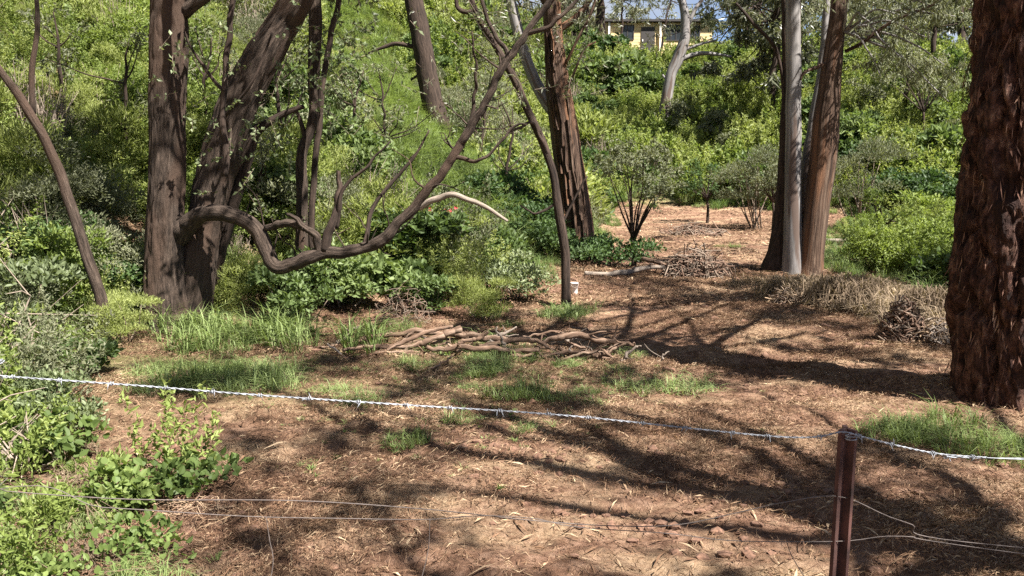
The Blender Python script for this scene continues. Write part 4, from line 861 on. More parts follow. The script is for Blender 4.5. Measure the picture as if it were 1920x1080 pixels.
def bank_sapling(px, py, h_px, lean_px, label, mat='darkbark', leaf='olive', n=420):
    p = ground_hit(px, py); Y = p[1]; root, base = new_tree('bank_sapling', (p[0], p[1], gz(p[0], p[1])), label, 'sapling', 'thin saplings on the left bank'); mb = MB(); w0 = max(5, h_px * .03)
    pts = [(px, py + 6, Y, w0 * 1.3), (px + lean_px * .3 + rng.normal() * 4, py - h_px * .35, Y, w0), (px + lean_px * .6 + rng.normal() * 6, py - h_px * .7, Y, w0 * .75), (px + lean_px, py - h_px, Y, w0 * .3)]
    px_tube(mb, pts, 0, 8, 30, .05, None, px % 40); tips = [pts[-1]]
    for k in range(7):
        q = pts[1 + k % 2]; e = (q[0] + rng.normal() * h_px * .22, q[1] - rng.uniform(.1, .4) * h_px, Y + rng.normal() * .3, 1.5); px_tube(mb, [(q[0], q[1], Y, w0 * .5), ((q[0] + e[0]) / 2 + rng.normal() * 5, (q[1] + e[1]) / 2 + 6, (Y + e[2]) / 2, w0 * .35), e], 0, 6, 12, .04, None, k); tips.append(e)
    part('trunk', mb, [M[mat]], root, base); m2 = MB(); t = np.array([at(*q[:3]) for q in tips]); foliage(m2, t, np.full(len(t), h_px * mpp(Y) * .11), n, .075, .026, 0, .3); part('crown', m2, [M[leaf]], root, base, False)
for a_ in [(378, 330, 260, 20, 'thin dark sapling on the bank between the two main trunks'), (118, 250, 230, -15, 'thin sapling on the bank above the upright branch of the leaning sapling'), (235, 330, 250, 10, 'thin sapling on the bank just left of the upright main trunk'), (510, 350, 280, 30, 'thin dark sapling on the bank under the leaning main trunk'),
           (655, 360, 230, 25, 'thin sapling on the bank right of the thin dark wavy stem'), (730, 330, 200, -20, 'thin olive sapling on the bank left of the bright grass swathe'), (900, 330, 200, 30, 'brownish thin sapling on the bank below the dark straight trunk'), (960, 390, 200, -20, 'thin sapling on the bank left of the thin crooked trunk'), (480, 470, 200, 25, 'thin sapling inside the elbow of the crooked limb')]: bank_sapling(*a_)

# trees and their crowns along the top of the hill
GR_T = 'trees along the hilltop'
def hill_tree(px, py, Y, h, r, spread, mats, label, nleaf=4600, lean=(0, 0), zr=(-.55, .2)):
    p = at(px, py, Y); return whole_gum('hilltop_tree', label, (p[0], p[1]), h, r, int(px) % 97, 16, nleaf, spread, mats, GR_T, .34, .095, lean=lean, zr=zr)
hill_tree(1128, 90, 50, 8.8, .30, 2.2, ('darkbark', 'gum'), 'dark-trunked hilltop gum in front of the left end of the yellow house', lean=(-.6, 0), zr=(-.12, .2))
hill_tree(1060, 80, 54, 9.7, .28, 2.4, ('leftbark', 'gum'), 'hilltop gum left of the yellow house behind the stringy-barked trunk', zr=(-.12, .2))
hill_tree(1385, 110, 52, 7.8, .2, 2.6, ('darkbark', 'olive'), 'olive-crowned hilltop tree just right of the yellow house', zr=(-.12, .2))
hill_tree(1420, 130, 50, 5.8, .2, 2.6, ('darkbark', 'olive'), 'spreading olive hilltop tree above the left of the gum clump')
hill_tree(1455, 140, 34, 6.5, .14, 1.6, ('darkbark', 'gum'), 'thin black-stemmed tree directly left of the gum clump')
hill_tree(1640, 150, 52, 6.5, .24, 2.8, ('darkbark', 'olive'), 'wide olive-crowned hilltop tree right of the gum clump')
hill_tree(1720, 150, 50, 6.5, .24, 2.8, ('darkbark', 'gum'), 'hilltop gum with drooping crown left of the red trunk')
hill_tree(1790, 140, 46, 6.5, .22, 2.6, ('darkbark', 'olive'), 'dense olive hilltop tree touching the red trunk in the picture')
hill_tree(1570, 130, 62, 7.2, .24, 2.8, ('leftbark', 'gum'), 'far hilltop gum seen between the gum clump trunks')
hill_tree(1500, 130, 64, 7.2, .24, 2.6, ('leftbark', 'olive'), 'far olive hilltop tree behind the pale grey trunk')
hill_tree(960, 60, 60, 6.5, .25, 2.2, ('darkbark', 'gum'), 'hilltop gum behind the top of the crooked limb')
hill_tree(830, 40, 62, 7.2, .25, 2.4, ('darkbark', 'gum'), 'hilltop gum right of the dark straight trunk on the bank')
hill_tree(720, 40, 46, 7.2, .28, 2.4, ('darkbark', 'olive'), 'dark-stemmed tree at the top of the bank left of the dark straight trunk')
hill_tree(1880, 140, 50, 6.5, .24, 2.8, ('darkbark', 'gum'), 'hilltop gum hidden behind the red trunk')
hill_tree(1230, 90, 74, 7.9, .24, 2.6, ('leftbark', 'gum'), 'tall gum standing behind the yellow house')
hill_tree(1100, 90, 76, 7.9, .24, 2.6, ('leftbark', 'olive'), 'tall olive tree behind the left end of the yellow house')

def thin_tree(px, py, Y, h, r, label, nleaf=1500, mats=('darkbark', 'gum'), spread=1.3, lean=(0, 0), L=.26):
    p = at(px, py, Y); return whole_gum('slender_gum', label, (p[0], p[1]), h, r, int(px) % 91, 11, nleaf, spread, mats, 'slender gums at the top of the slope', L, L * .24, lean=lean, zr=(-.4, .22))
thin_tree(718, 60, 40, 6, .10, 'slender dark gum left of the dark straight trunk at the top of the bank', lean=(.3, 0))
thin_tree(826, 70, 44, 6, .10, 'slender dark gum just right of the dark straight trunk on the bank', lean=(.4, 0))
thin_tree(880, 70, 48, 6.5, .09, 'slender gum behind the upper fork of the thin crooked tree')
thin_tree(930, 75, 50, 6, .10, 'slender gum between the crooked limb top and the grey leaning limb', lean=(-.5, 0))
thin_tree(1110, 90, 47, 6, .12, 'slender dark gum right of the stringy-barked trunk on the hilltop', lean=(-.5, 0))
thin_tree(1165, 92, 54, 6, .08, 'slender gum standing before the left window of the yellow house', 700)
thin_tree(1236, 92, 55, 6, .08, 'slender gum standing before the door of the yellow house', 600, lean=(.7, 0))
thin_tree(1395, 120, 46, 5.5, .10, 'slender gum on the crest between the house and the gum clump', 2200, spread=1.7)
thin_tree(1448, 235, 36, 7.5, .10, 'thin black forked gum on the slope left of the gum clump', 2400, spread=1.6)
thin_tree(1610, 150, 48, 5.5, .10, 'slender gum on the crest right of the leaning gum trunk', 2400, ('darkbark', 'olive'), 1.8)
thin_tree(1670, 160, 44, 5.5, .10, 'slender olive gum on the crest right of centre of the far slope', 2600, ('darkbark', 'olive'), 1.8)
thin_tree(1745, 200, 36, 6, .11, 'slender gum on the slope just left of the red trunk', 3000, ('darkbark', 'gum'), 1.7)
thin_tree(1690, 230, 33, 6, .09, 'slender olive gum halfway down the slope left of the red trunk', 2600, ('darkbark', 'olive'), 1.5)

# ---------------------------------------------------------------- the yellow house on the hill
def box(mb, x0, x1, y0, y1, z0, z1, mat=0):
    V = np.array([[x, y, z] for z in (z0, z1) for y in (y0, y1) for x in (x0, x1)]); F = np.array([[0, 2, 3, 1], [4, 5, 7, 6], [0, 1, 5, 4], [2, 6, 7, 3], [0, 4, 6, 2], [1, 3, 7, 5]]); mb.add(V, F, mat)
M['yellow'] = plain('yellow_weatherboard', (.62, .48, .26), .7, var=.06, scale=4); M['roof'] = plain('dark_roof', (.022, .02, .02), .95)
M['trim'] = plain('dark_trim', (.035, .03, .028), .6); M['white'] = plain('white_paint', (.78, .76, .72), .5, var=.04)
m, nd, lk, pb = nodemat('window_glass'); pb.inputs['Base Color'].default_value = (.03, .035, .04, 1); pb.inputs['Roughness'].default_value = .06; M['glass'] = m
YH = 60.0; sH = mpp(YH) / math.cos(0)
def hx(px): return at(px, 60, YH)[0]
def hz(py): return at(1215, py, YH)[2]
root = empty('house', (hx(1215), YH, gz(hx(1215), YH)), 'yellow house with dark flat roof on top of the hill', 'house'); base = np.array(root.location)
mb = MB(); zb = gz(hx(1215), YH) - .6; box(mb, hx(1052), hx(1335), YH, YH + 7, zb, hz(43)); part('wall', mb, [M['yellow']], root, base, False)
for k in range(9):   # weatherboards
    z0 = hz(96) + (hz(46) - hz(96)) * k / 9; mb = MB(); box(mb, hx(1052) - .01, hx(1335) + .01, YH - .018, YH - .002, z0 + .01, z0 + (hz(46) - hz(96)) / 9 - .008); part('weatherboard', mb, [M['yellow']], root, base, False)
mb = MB(); box(mb, hx(1044), hx(1343), YH - .22, YH + 7.6, hz(43) + .01, hz(43) + .22)
V = np.array([[hx(1044), YH - .22, hz(43) + .22], [hx(1343), YH - .22, hz(43) + .22], [hx(1343), YH + 7.6, hz(43) + .22], [hx(1044), YH + 7.6, hz(43) + .22], [hx(1060), YH + 3.4, hz(43) + .42], [hx(1327), YH + 3.4, hz(43) + .42]]); mb.add(V, [np.array([[0, 1, 5, 4], [2, 3, 4, 5]]), np.array([[1, 2, 5], [3, 0, 4]])])
rf = part('roof', mb, [M['roof']], root, base, False)
mb = MB(); box(mb, hx(1044), hx(1343), YH - .33, YH - .223, hz(43) + .06, hz(43) + .18); part('gutter', mb, [M['trim']], root, base, False)
def window(x0, x1, y0, y1, nm='window', mull=1):
    a, b_, c_, d_ = hx(x0), hx(x1), hz(y1), hz(y0); mb = MB(); box(mb, a, b_, YH - .035, YH - .022, c_, d_); wo = part(nm, mb, [M['glass']], root, base, False)
    mb = MB(); t = .06
    box(mb, a - t, a, YH - .07, YH - .02, c_ - t, d_ + t); box(mb, b_, b_ + t, YH - .07, YH - .02, c_ - t, d_ + t); box(mb, a, b_, YH - .069, YH - .02, d_, d_ + t); box(mb, a, b_, YH - .069, YH - .02, c_ - t, c_)
    for q in range(mull): xm = a + (b_ - a) * (q + 1) / (mull + 1); box(mb, xm - .025, xm + .025, YH - .066, YH - .036, c_, d_)
    obj('frame', mb.mesh('frame', [M['trim']], False, base), wo)
window(1166, 1187, 49, 73); window(1248, 1277, 49, 75, mull=2); window(1294, 1311, 50, 76); window(1090, 1112, 50, 74)
mb = MB(); a, b_ = hx(1202), hx(1228); box(mb, a, b_, YH - .06, YH - .021, hz(100), hz(51)); dr = part('door', mb, [M['trim']], root, base, False)
mb = MB(); box(mb, a + .08, a + .14, YH - .1, YH - .062, hz(78), hz(74)); obj('handle', mb.mesh('handle', [M['white']], False, base), dr)
for px in (1140, 1236): mb = MB(); box(mb, hx(px), hx(px) + .12, YH - .2, YH - .1, zb, hz(43)); part('post', mb, [M['white']], root, base, False)

rng = np.random.default_rng(81)
# ---------------------------------------------------------------- heap of cut branches
def branch_thing(name, label, pts, mat='deadwood', stubs=0, group=None, cat='branch', sides=9):
    """pts: photo x, photo y, distance, width px; kept on or above the ground"""
    if len(pts) > 2 and name == 'cut_branch':
        q_ = spline(np.array(pts, float), len(pts) * 2); q_[1:-1, :2] += rng.normal(size=(len(q_) - 2, 2)) * np.array([1.5, 1.8]); q_[:, 3] *= .62 * rng.uniform(.85, 1.15, len(q_)); pts = q_
    P = np.array([at(a, b, Y) for a, b, Y, _ in pts]); r = np.array([wd * mpp(Y) / 2 for _, _, Y, wd in pts])
    P[:, 2] = np.maximum(P[:, 2], terrain(P[:, 0], P[:, 1]) + r * .7)
    bs = P[np.argmin(P[:, 2])].copy(); bs[2] -= r.min(); root = empty(name, bs, label, cat, group)
    mb = MB(); V, F, B = tube(P, r, sides + 5, len(P) * 6, .02, knotty(.0022), int(pts[0][0]) % 60); mb.add(V, F, 0, .5, B); part('stem', mb, [M[mat]], root, bs)
    for k in range(stubs):
        q = rng.uniform(.25, .95); s = spline(P, 40)[int(q * 39)]; e = s + np.array([rng.uniform(-.16, .2), rng.uniform(-.15, .1), rng.uniform(.0, .12)]); e[2] = max(e[2], gz(e[0], e[1]) + .01)
        mb = MB(); rr_ = r.mean() * .45; V, F, B = tube([s, s * .5 + e * .5 + rng.normal(size=3) * .02, e], [rr_, rr_ * .8, rr_ * .35], 6, 8, .01, None, k); mb.add(V, F, 0, .5, B); part('twig', mb, [M[mat]], root, bs)
    return root
HG = 'cut branches heaped in the clearing'
Yh = ground_hit(880, 668)[1]; print('heap', Yh)
HB = [('long reddish branch lying lowest at the left end of the heap', 'deadwood', [(575, 660, Yh + .3, 9), (640, 648, Yh + .3, 13), (700, 630, Yh + .35, 15), (790, 622, Yh + .3, 15), (835, 627, Yh + .3, 12)], 1),
 ('light brown branch under the left part of the heap', 'deadwood', [(640, 657, Yh + .1, 10), (700, 648, Yh + .1, 13), (770, 650, Yh + .1, 14), (830, 640, Yh + .1, 10)], 0),
 ('thick dark-ended log lying across the top left of the heap', 'deadwood', [(755, 662, Yh, 14), (790, 645, Yh, 18), (830, 626, Yh + .05, 20), (862, 618, Yh + .1, 20)], 1),
 ('thick straight reddish log at the back of the heap', 'deadwood', [(835, 624, Yh + .4, 22), (880, 628, Yh + .35, 23), (930, 634, Yh + .3, 22), (970, 640, Yh + .2, 18)], 0),
 ('long light brown log along the front of the heap', 'deadwood', [(800, 652, Yh - .1, 14), (880, 652, Yh - .1, 17), (950, 656, Yh - .1, 17), (1010, 655, Yh - .15, 13)], 1),
 ('brown forked branch in the middle of the heap', 'deadwood', [(900, 650, Yh, 12), (950, 640, Yh + .05, 15), (1000, 640, Yh + .05, 15), (1030, 652, Yh, 10)], 2),
 ('pale snag sticking up from the middle of the heap', 'paledead', [(948, 648, Yh, 9), (938, 632, Yh - .05, 10), (930, 614, Yh - .1, 6)], 0),
 ('arched brown log on the right half of the heap', 'deadwood', [(1010, 652, Yh + .1, 15), (1040, 634, Yh + .1, 18), (1080, 628, Yh + .1, 19), (1130, 638, Yh + .05, 18), (1165, 645, Yh, 15)], 1),
 ('light brown branch pointing down right at the right end of the heap', 'deadwood', [(1110, 668, Yh - .2, 12), (1145, 655, Yh - .15, 13), (1170, 645, Yh - .1, 12), (1195, 652, Yh - .15, 8)], 2),
 ('white forked end piece at the right tip of the heap', 'paledead', [(1165, 686, Yh - .3, 8), (1175, 665, Yh - .25, 10), (1190, 655, Yh - .2, 8), (1203, 650, Yh - .2, 5)], 1),
 ('dark thin branch under the right half of the heap', 'deadwood', [(1020, 668, Yh - .1, 8), (1070, 660, Yh - .1, 10), (1120, 668, Yh - .15, 9), (1160, 676, Yh - .2, 6)], 1),
 ('short pale stick standing apart right of the heap', 'paledead', [(1232, 688, Yh - .3, 6), (1242, 674, Yh - .3, 7), (1254, 660, Yh - .3, 4)], 1),
 ('slanting reddish branch at the left centre of the heap', 'deadwood', [(720, 660, Yh - .05, 8), (770, 636, Yh, 12), (820, 618, Yh + .1, 11), (850, 612, Yh + .1, 7)], 1),
 ('thin dark stick lying in front of the middle of the heap', 'deadwood', [(800, 700, Yh - .6, 6), (830, 682, Yh - .5, 8), (848, 668, Yh - .4, 6)], 0),
 ('thin light brown twig behind the right half of the heap', 'deadwood', [(980, 632, Yh + .4, 6), (1050, 622, Yh + .4, 7), (1110, 628, Yh + .35, 5), (1170, 640, Yh + .3, 3)], 2),
 ('short dark stub on top of the middle of the heap', 'deadwood', [(860, 645, Yh, 11), (895, 636, Yh, 13), (915, 622, Yh, 9)], 1),
 ('low light brown twig at the left front of the heap', 'deadwood', [(690, 668, Yh - .1, 6), (740, 660, Yh - .1, 8), (790, 664, Yh - .15, 5)], 1),
 ('dark bent branch at the right front of the heap', 'deadwood', [(1050, 676, Yh - .25, 7), (1090, 664, Yh - .2, 9), (1130, 660, Yh - .2, 8), (1150, 672, Yh - .25, 5)], 2)]
for lab, mat, pts, st in HB: branch_thing('cut_branch', lab, pts, mat, st, HG)
for k in range(44):
    px = rng.uniform(630, 1190); py = 660 + rng.uniform(-32, 14); L = rng.uniform(25, 95); an = rng.normal() * .45; Yq = Yh + (660 - py) * .012 + rng.uniform(-.1, .25); wd = rng.uniform(3, 8)
    dx, dy = math.cos(an) * L / 2, math.sin(an) * L / 2
    lab_ = '%s %s dry stick in the %s of the branch heap' % ('long' if L > 60 else 'short', 'thin brown' if k % 5 else 'thin pale', 'left third' if px < 815 else ('middle' if px < 1000 else 'right third'))
    branch_thing('dry_stick', lab_, [(px - dx, py - dy, Yq, wd), (px - dx * .3 + rng.normal() * 2, py - dy * .3 + rng.normal() * 4, Yq, wd), (px + dx * .4, py + dy * .4 + rng.normal() * 4, Yq, wd * .8), (px + dx, py + dy, Yq, wd * .5)], 'deadwood' if k % 5 else 'paledead', int(rng.integers(1, 4)), 'thin sticks among the heap', 'stick', 6)
# fallen branches farther back
Yf = ground_hit(1150, 520)[1]
branch_thing('fallen_branch', 'pale fallen limb lying below the small forked sapling', [(1095, 524, Yf, 9), (1130, 520, Yf, 10), (1170, 511, Yf, 11), (1210, 502, Yf + .2, 9), (1245, 500, Yf + .3, 6)], 'paledead', 2)
branch_thing('fallen_branch', 'dark curved fallen branch left of the brush heap', [(1205, 485, Yf + .8, 8), (1240, 495, Yf + .5, 9), (1258, 515, Yf + .2, 9), (1268, 532, Yf, 7)], 'deadwood', 2)
Ye = ground_hit(1620, 455)[1]
branch_thing('fallen_log', 'pale log lying on the ground behind the gum clump', [(1545, 452, Ye, 7), (1590, 455, Ye, 9), (1640, 452, Ye, 8)], 'paledead', 0)

def twig_heap(name, label, px, py, wpx, hpx, n, mat, r=.006, cat='brushwood', Y=None, ball=False):
    p = ground_hit(px, py) if Y is None else at(px, py, Y); s = mpp(p[1]); base = np.array([p[0], p[1], gz(p[0], p[1])]); root = empty(name, base, label, cat); mb = MB(); w_, h_ = wpx * s / 2, hpx * s
    for k in range(n):
        a = rng.uniform(0, 6.283); q = math.sqrt(rng.uniform(0, 1)); c = base + np.array([math.cos(a) * q * w_, math.sin(a) * q * w_ * .7, rng.uniform(0, 1) ** 1.2 * h_ * (1 - .75 * q * q)])
        if ball:
            t = np.array([-math.sin(a), math.cos(a), rng.normal() * .8]); L = rng.uniform(.3, .8) * w_
        else:
            t = rng.normal(size=3) * np.array([1, .8, .45]); L = rng.uniform(.3, .9) * w_
        t /= np.linalg.norm(t); bend = rng.normal(size=3) * L * .3
        P = np.array([c - t * L / 2, c + bend * .5, c + t * L / 2 - np.array([0, 0, abs(bend[2])])]); P[:, 2] = np.maximum(P[:, 2], terrain(P[:, 0], P[:, 1]) + .005)
        V, F, B = tube(P, [r * rng.uniform(.6, 1.6)] * 3, 4, 6, 0, None, k, False); mb.add(V, F, int(rng.integers(0, len(mat))), .5, B)
    o = part('twigs', mb, [M[q] for q in mat], root, base); o['kind'] = 'stuff'; return root
M['brown_twig'] = plain('brown_twig', (.14, .085, .058), .9); M['straw_twig'] = plain('straw_twig', (.30, .21, .135), .9); M['grey_twig'] = plain('grey_twig', (.22, .18, .15), .9)
twig_heap('brush_heap', 'heap of brown brushwood in the middle of the far clearing', 1305, 518, 120, 60, 420, ['brown_twig', 'twig'], .008)
twig_heap('brush_heap', 'flat scatter of dark cut twigs at the far end of the clearing', 1300, 440, 110, 14, 160, ['brown_twig', 'twig'], .01)
twig_heap('dry_tangle', 'tangle of dry straw-coloured stalks at the foot of the gum clump', 1590, 578, 130, 30, 220, ['straw_twig', 'brown_twig', 'grey_twig'], .005)
twig_heap('dry_tangle', 'brown grassy tangle round the base of the grey gum trunk', 1490, 566, 110, 26, 180, ['brown_twig', 'straw_twig', 'twig'], .005)
twig_heap('root_ball', 'upturned round ball of dead roots left of the massive red trunk', 1690, 636, 85, 80, 620, ['brown_twig', 'brown_twig', 'twig'], .006, 'root ball', None, True)
twig_heap('dry_tangle', 'pale dead stalks between the root ball and the massive red trunk', 1765, 640, 80, 50, 160, ['straw_twig', 'grey_twig'], .005)
twig_heap('dry_tangle', 'bare twiggy dead bush behind the left half of the branch heap', 755, 606, 100, 75, 170, ['twig', 'brown_twig'], .003)
twig_heap('dry_tangle', 'dry brown twigs on the ground at the left below the lower fence wire', 360, 960, 130, 30, 90, ['straw_twig', 'brown_twig'], .002)

def dry_mound(label, px, py, wpx, hpx, n, mat='hay'):
    p = ground_hit(px, py); s_ = mpp(p[1]); base = np.array([p[0], p[1], gz(p[0], p[1])]); root = empty('dry_grass_mound', base, label, 'dry grass'); mb = MB(); Rm, Hm = wpx * s_ / 2, hpx * s_
    a = rng.uniform(0, 6.283, n); c0 = np.column_stack([rng.normal(size=n) * Rm * .35, rng.normal(size=n) * Rm * .25]); Rn = Rm * rng.uniform(.3, .85, n); Hn = Hm * rng.uniform(.35, 1.05, n); wv = rng.uniform(.005, .011, n); sd2 = np.column_stack([-np.sin(a), np.cos(a), np.zeros(n)]) * (wv / 2)[:, None]; V = []
    for t in (0, .3, .6, .82, 1):
        zz_ = Hn * (.25 + .75 * np.sin(math.pi * min(t * 1.25, 1) * .62 + .35) - (.95 * max(t - .45, 0) / .55) ** 1.4); q = np.column_stack([base[0] + c0[:, 0] + np.cos(a) * Rn * t, base[1] + c0[:, 1] + np.sin(a) * Rn * t]); zz_ = np.maximum(base[2] + zz_, terrain(q[:, 0], q[:, 1]) + .01); c = np.column_stack([q, zz_]) + rng.normal(size=(n, 3)) * .035; V += [c - sd2, c + sd2]
    V = np.stack(V, 1).reshape(-1, 3); b_ = np.arange(n)[:, None] * 10; mb.add(V, [b_ + np.array([[2 * k, 2 * k + 1, 2 * k + 3, 2 * k + 2]]) for k in range(4)], 0, np.repeat(np.clip(rng.normal(.45, .25, n), 0, 1), 10)); o = part('blades', mb, [M[mat]], root, base, False); o['kind'] = 'stuff'; return root
dry_mound('drooping mound of straw-coloured dead grass right of the gum clump base', 1585, 572, 170, 56, 2200)
dry_mound('brown dead grass mound round the foot of the grey gum trunk', 1485, 560, 130, 40, 1300)
dry_mound('pale dead grass mound above the root ball by the massive red trunk', 1745, 602, 120, 62, 1700)
dry_mound('small dead grass mound between the gum clump and the root ball', 1655, 575, 110, 34, 1000)
def tussock(label, px, py, scl, kind='soft', k=4, cat='grass', spread=.25):
    p = ground_hit(px, py); root = empty('grass_tussock', (p[0], p[1], gz(p[0], p[1])), label, cat)
    for q in range(k):
        x, y = rng.normal() * spread, rng.normal() * spread * .6; o = obj('blades', GR[kind], root, (x, y, gz(p[0] + x, p[1] + y) - gz(p[0], p[1])))
        s = scl * rng.uniform(.8, 1.15); o.scale = (s, s, s); o.rotation_euler = (0, 0, rng.uniform(0, 6.283)); o['kind'] = 'stuff'
    return root
tussock('large green grass tussock at the left foot of the massive red trunk', 1740, 815, .62, 'soft', 6, spread=.16)
tussock('bright sunlit grass tussock in front of the massive red trunk', 1870, 840, .5, 'soft', 6, spread=.18)
tussock('pale soft grass tussock in front of the double trunk base', 385, 720, .75, 'soft', 8, spread=.38)
tussock('green grass tussock right of the double trunk base', 500, 645, .95, 'pale', 9, spread=.45)
tussock('green grass tuft at the foot of the thin crooked trunk', 1030, 592, .7, 'soft', 4, spread=.25)
tussock('long green grass left of the dry tangle behind the gum clump', 1590, 500, 1.3, 'soft', 6, spread=.45)
tussock('dark green grass tuft in front of the middle of the branch heap', 900, 692, .55, 'soft', 3, spread=.15)

# white bucket behind the thin crooked trunk
p = ground_hit(1077, 552); base = np.array([p[0], p[1], gz(p[0], p[1])]); s = mpp(p[1]); root = empty('bucket', base, 'small white bucket beside the thin crooked trunk', 'bucket')
mb = MB(); r_ = 7 * s; hgt = 22 * s; a = np.arange(20) * 2 * math.pi / 20
rings = [(r_ * .8, 0), (r_ * 1.0, hgt), (r_ * 1.08, hgt), (r_ * 1.08, hgt - .02), (r_ * .98, hgt - .012), (r_ * .76, .012)]
V = np.concatenate([np.column_stack([np.cos(a) * q, np.sin(a) * q, np.full(20, z)]) for q, z in rings]) + base; F = np.array([[k * 20 + j, k * 20 + (j + 1) % 20, (k + 1) * 20 + (j + 1) % 20, (k + 1) * 20 + j] for k in (0, 1) for j in range(20)])
mb.add(V[:60], F); mb.add(np.vstack([V[40:], base + np.array([0, 0, .012])]), [np.array([[k * 20 + j, k * 20 + (j + 1) % 20, (k + 1) * 20 + (j + 1) % 20, (k + 1) * 20 + j] for k in (0, 1, 2) for j in range(20)]), np.array([[60 + j, 60 + (j + 1) % 20, 80] for j in range(20)])]); part('body', mb, [M['white']], root, base)
mb = MB(); hh = [base + np.array([math.cos(t) * r_ * 1.08, -.03 * math.sin(t), hgt - .01 - r_ * .9 * math.sin(t)]) for t in np.linspace(0, math.pi, 9)]; hh = [q + np.array([0, -r_ * 1.05 * math.sin(t), 0]) for q, t in zip(hh, np.linspace(0, math.pi, 9))]; V, F, B = tube(hh, [.004] * 9, 6, 20); mb.add(V, F); part('handle', mb, [M['grey_twig']], root, base)

# flowering plant on the bank
p = ground_hit(835, 470); base = np.array([p[0], p[1], gz(p[0], p[1])]); root = empty('flowering_plant', base, 'plant with small red flowers on the bank above the branch heap', 'plant')
obj('foliage', PROTO['bright'][0], root); root.scale = (.8, .8, .8); M['red'] = leafmat('red_petal', [(0, (.5, .03, .05)), (1, (.75, .12, .14))], .2)
for k in range(7):
    mb = MB(); c = np.array([rng.uniform(-.3, .3), rng.uniform(-.75, -.5), rng.uniform(.55, .9)]); q = np.repeat(c[None], 6, 0); aa = np.arange(6) * math.pi / 3
    V, F = broad_leaves(q, np.column_stack([np.cos(aa), np.full(6, -.5), np.sin(aa)]), np.tile([[0, -1.0, .2]], (6, 1)), .05, .035); mb.add(V, F, 0, rng.uniform(0, 1)); obj('flower', mb.mesh('flower', [M['red']]), root)

# ---------------------------------------------------------------- the fence
M['rust'] = plain('rusted_steel', (.07, .030, .024), .92, .0, .75, 14); M['galv'] = plain('galvanised_wire', (.27, .285, .315), .6, .3, .4, 60); M['oldwire'] = plain('weathered_wire', (.11, .09, .082), .8, .1, .3, 100)
YF = 1.95
def picket(px, py, label, Y=YF, x=None):
    top = at(px, py, Y) if x is None else np.array([x, Y, gz(x, Y) + 1.02]); g = gz(top[0], top[1]); base = np.array([top[0], top[1], g]); root = empty('fence_post', base, label, 'fence post', 'steel fence posts')
    mb = MB(); h = top[2] - g
    prof = []                                                   # Y-shaped section with three flanges
    for k, (ang, ln) in enumerate(((R(-62), .029), (R(62 + 180 - 20), .031), (R(80), .026))):
        d = np.array([math.cos(ang), math.sin(ang)]); q = np.array([-d[1], d[0]]); prof.append([d * ln - q * .0045, d * ln + q * .0045, d * .004 + q * .005, d * .004 - q * .005])
    for pr in prof:
        zz = np.linspace(-.3, h, 14); V = []
        for z in zz: V += [[base[0] + a_[0] + (z - h) * .012, base[1] + a_[1], g + z] for a_ in pr]
        V = np.array(V); n_ = len(zz); F = np.array([[k * 4 + j, k * 4 + (j + 1) % 4, (k + 1) * 4 + (j + 1) % 4, (k + 1) * 4 + j] for k in range(n_ - 1) for j in range(4)] + [[3, 2, 1, 0], [(n_ - 1) * 4, (n_ - 1) * 4 + 1, (n_ - 1) * 4 + 2, (n_ - 1) * 4 + 3]]); mb.add(V, F)
    part('shaft', mb, [M['rust']], root, base, False)
    tie = MB(); aa = np.linspace(0, 2 * math.pi * 2.2, 40); V, F, B = tube(np.column_stack([top[0] + np.cos(aa) * .012, top[1] - .03 + np.sin(aa) * .014, top[2] - .022 + aa * .0012]), [.0014] * 40, 5, 80); tie.add(V, F); part('wire_tie', tie, [M['galv']], root, base)
    return root
picket(1587, 802, 'rust-red steel fence post standing in the right foreground')
picket(0, 0, 'rust-red steel fence post beyond the left edge of the picture', 1.7, -2.6)
picket(0, 0, 'rust-red steel fence post beyond the right edge of the picture', 2.1, 3.6)

def wire_path(pts, ends):
    P = [at(a, b, Y) for a, b, Y in pts]; return np.array([np.array(ends[0])] + P + [np.array(ends[1])])
top = wire_path([(-120, 692, 1.80), (0, 704, 1.82), (250, 723, 1.85), (500, 741, 1.88), (750, 757, 1.9), (1050, 778, 1.93), (1300, 804, 1.92), (1450, 818, 1.92), (1530, 819, 1.91), (1578, 810, 1.905), (1612, 818, 1.91), (1680, 836, 1.94), (1760, 852, 1.96), (1850, 859, 1.98), (1930, 862, 2.0)], ((-2.6, 1.66, gz(-2.6, 1.7) + .98), (3.6, 2.05, gz(3.6, 2.1) + .95)))
cz = top; root = empty('barbed_wire', (*top[0][:2], gz(*top[0][:2])), 'twisted grey barbed wire strung along the top of the fence', 'fence wire'); base = np.array(root.location)
ln = np.sum(np.linalg.norm(np.diff(cz, axis=0), axis=1)); nS = int(ln / .006); Q = spline(cz, nS); Q = Q + .005 * np.column_stack([noise3(np.column_stack([np.arange(nS) * .02, np.full(nS, 3.0 * k_), np.zeros(nS)]), 90 + k_) - .5 for k_ in range(3)]); T = unit(np.gradient(Q, axis=0)); U = unit(np.cross(T, [0, 0, 1.0])); W = np.cross(T, U); ph = np.arange(nS) * ln / nS / .034 * 2 * math.pi
for k in (0, 1):
    c = Q + .0014 * (np.cos(ph + k * math.pi)[:, None] * U + np.sin(ph + k * math.pi)[:, None] * W); V, F, B = tube(c, [.0012] * nS, 5, nS); mb = MB(); mb.add(V, F); part('strand', mb, [M['galv']], root, base)
mb = MB(); s = .04
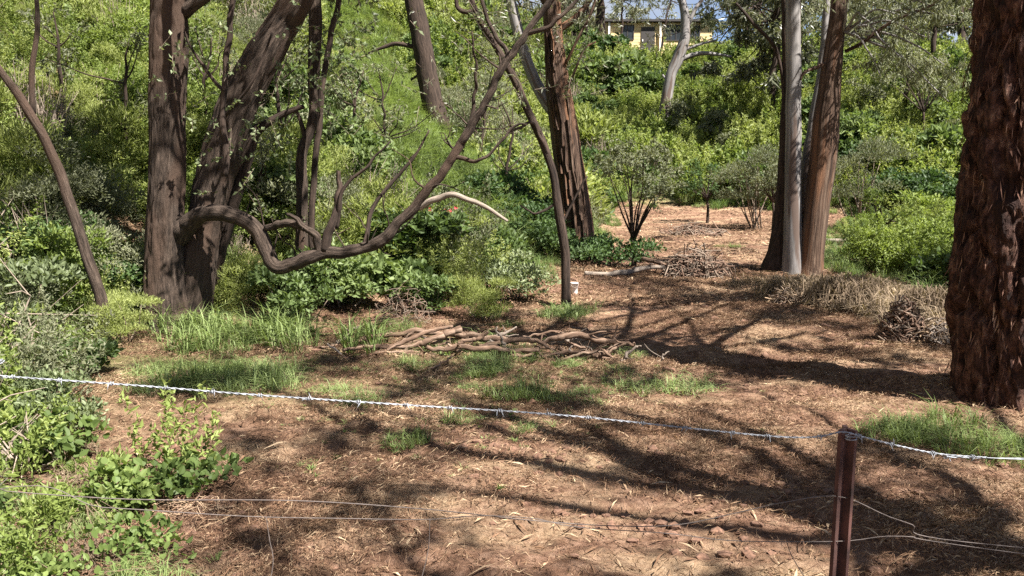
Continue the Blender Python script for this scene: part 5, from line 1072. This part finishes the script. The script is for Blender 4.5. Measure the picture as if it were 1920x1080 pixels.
while s < ln - .05:
    k = int(s / ln * nS); c = Q[k]; t = T[k]; aa = np.linspace(0, 4 * math.pi, 16); cc = c + .0042 * (np.cos(aa)[:, None] * U[k] + np.sin(aa)[:, None] * W[k]) + t * (np.linspace(-.005, .005, 16)[:, None]); V, F, B = tube(cc, [.0012] * 16, 4, 20); mb.add(V, F)
    for q in (0, 1):
        d = unit(rng.normal(size=3) + (U[k] if q else W[k]) * 1.2); V, F, B = tube([cc[0 if q else -1], cc[0 if q else -1] + d * .016], [.0012, .0004], 4, 3); mb.add(V, F)
    s += .105 + rng.normal() * .008
o = part('barbs', mb, [M['galv']], root, base); o['kind'] = 'stuff'
def plain_wire(label, pts, ends, r=.0013, mat='oldwire', name='fence_wire'):
    P = wire_path(pts, ends) if ends else np.array([at(*q) for q in pts]); V, F, B = tube(P, [r] * len(P), 6, len(P) * 12); mb = MB(); bs = P[0].copy(); mb.add(V, F); o = obj(name, mb.mesh(name, [M[mat]], True, bs), None, bs); tag(o, label, 'fence wire'); return o
plain_wire('slack plain wire halfway up the fence, passing behind the post', [(-100, 912, 1.82), (0, 920, 1.84), (130, 930, 1.86), (280, 937, 1.88), (560, 939, 1.9), (800, 955, 1.92), (1000, 976, 1.94), (1150, 986, 1.95), (1270, 984, 1.95), (1380, 962, 1.94), (1480, 940, 1.93), (1580, 932, 1.93), (1700, 980, 1.95), (1930, 1028, 2.0)], ((-2.6, 1.66, gz(-2.6, 1.7) + .66), (3.6, 2.05, gz(3.6, 2.1) + .6)), .0012)
plain_wire('lower sagging plain wire with hanging stays', [(-100, 940, 1.8), (200, 952, 1.84), (460, 968, 1.88), (640, 972, 1.9), (800, 974, 1.92), (900, 967, 1.93), (1000, 972, 1.93), (1080, 988, 1.94), (1250, 1000, 1.94), (1380, 1014, 1.94), (1575, 1015, 1.93), (1700, 1006, 1.95), (1930, 1040, 2.0)], ((-2.6, 1.66, gz(-2.6, 1.7) + .5), (3.6, 2.05, gz(3.6, 2.1) + .45)), .0011)
for lab, pts in (('thin vertical stay wire hanging at the left of the fence', [(499, 969, 1.885), (505, 1010, 1.885), (512, 1055, 1.88), (500, 1120, 1.87)]), ('thin bent stay wire hanging in the middle of the fence', [(806, 974, 1.92), (803, 1030, 1.92), (790, 1085, 1.91), (780, 1120, 1.9)]), ('thin slanting stay wire hanging just left of the post', [(1474, 1015, 1.94), (1486, 1045, 1.94), (1510, 1085, 1.93), (1530, 1120, 1.93)])):
    plain_wire(lab, pts, None, .0010, 'oldwire', 'stay_wire')
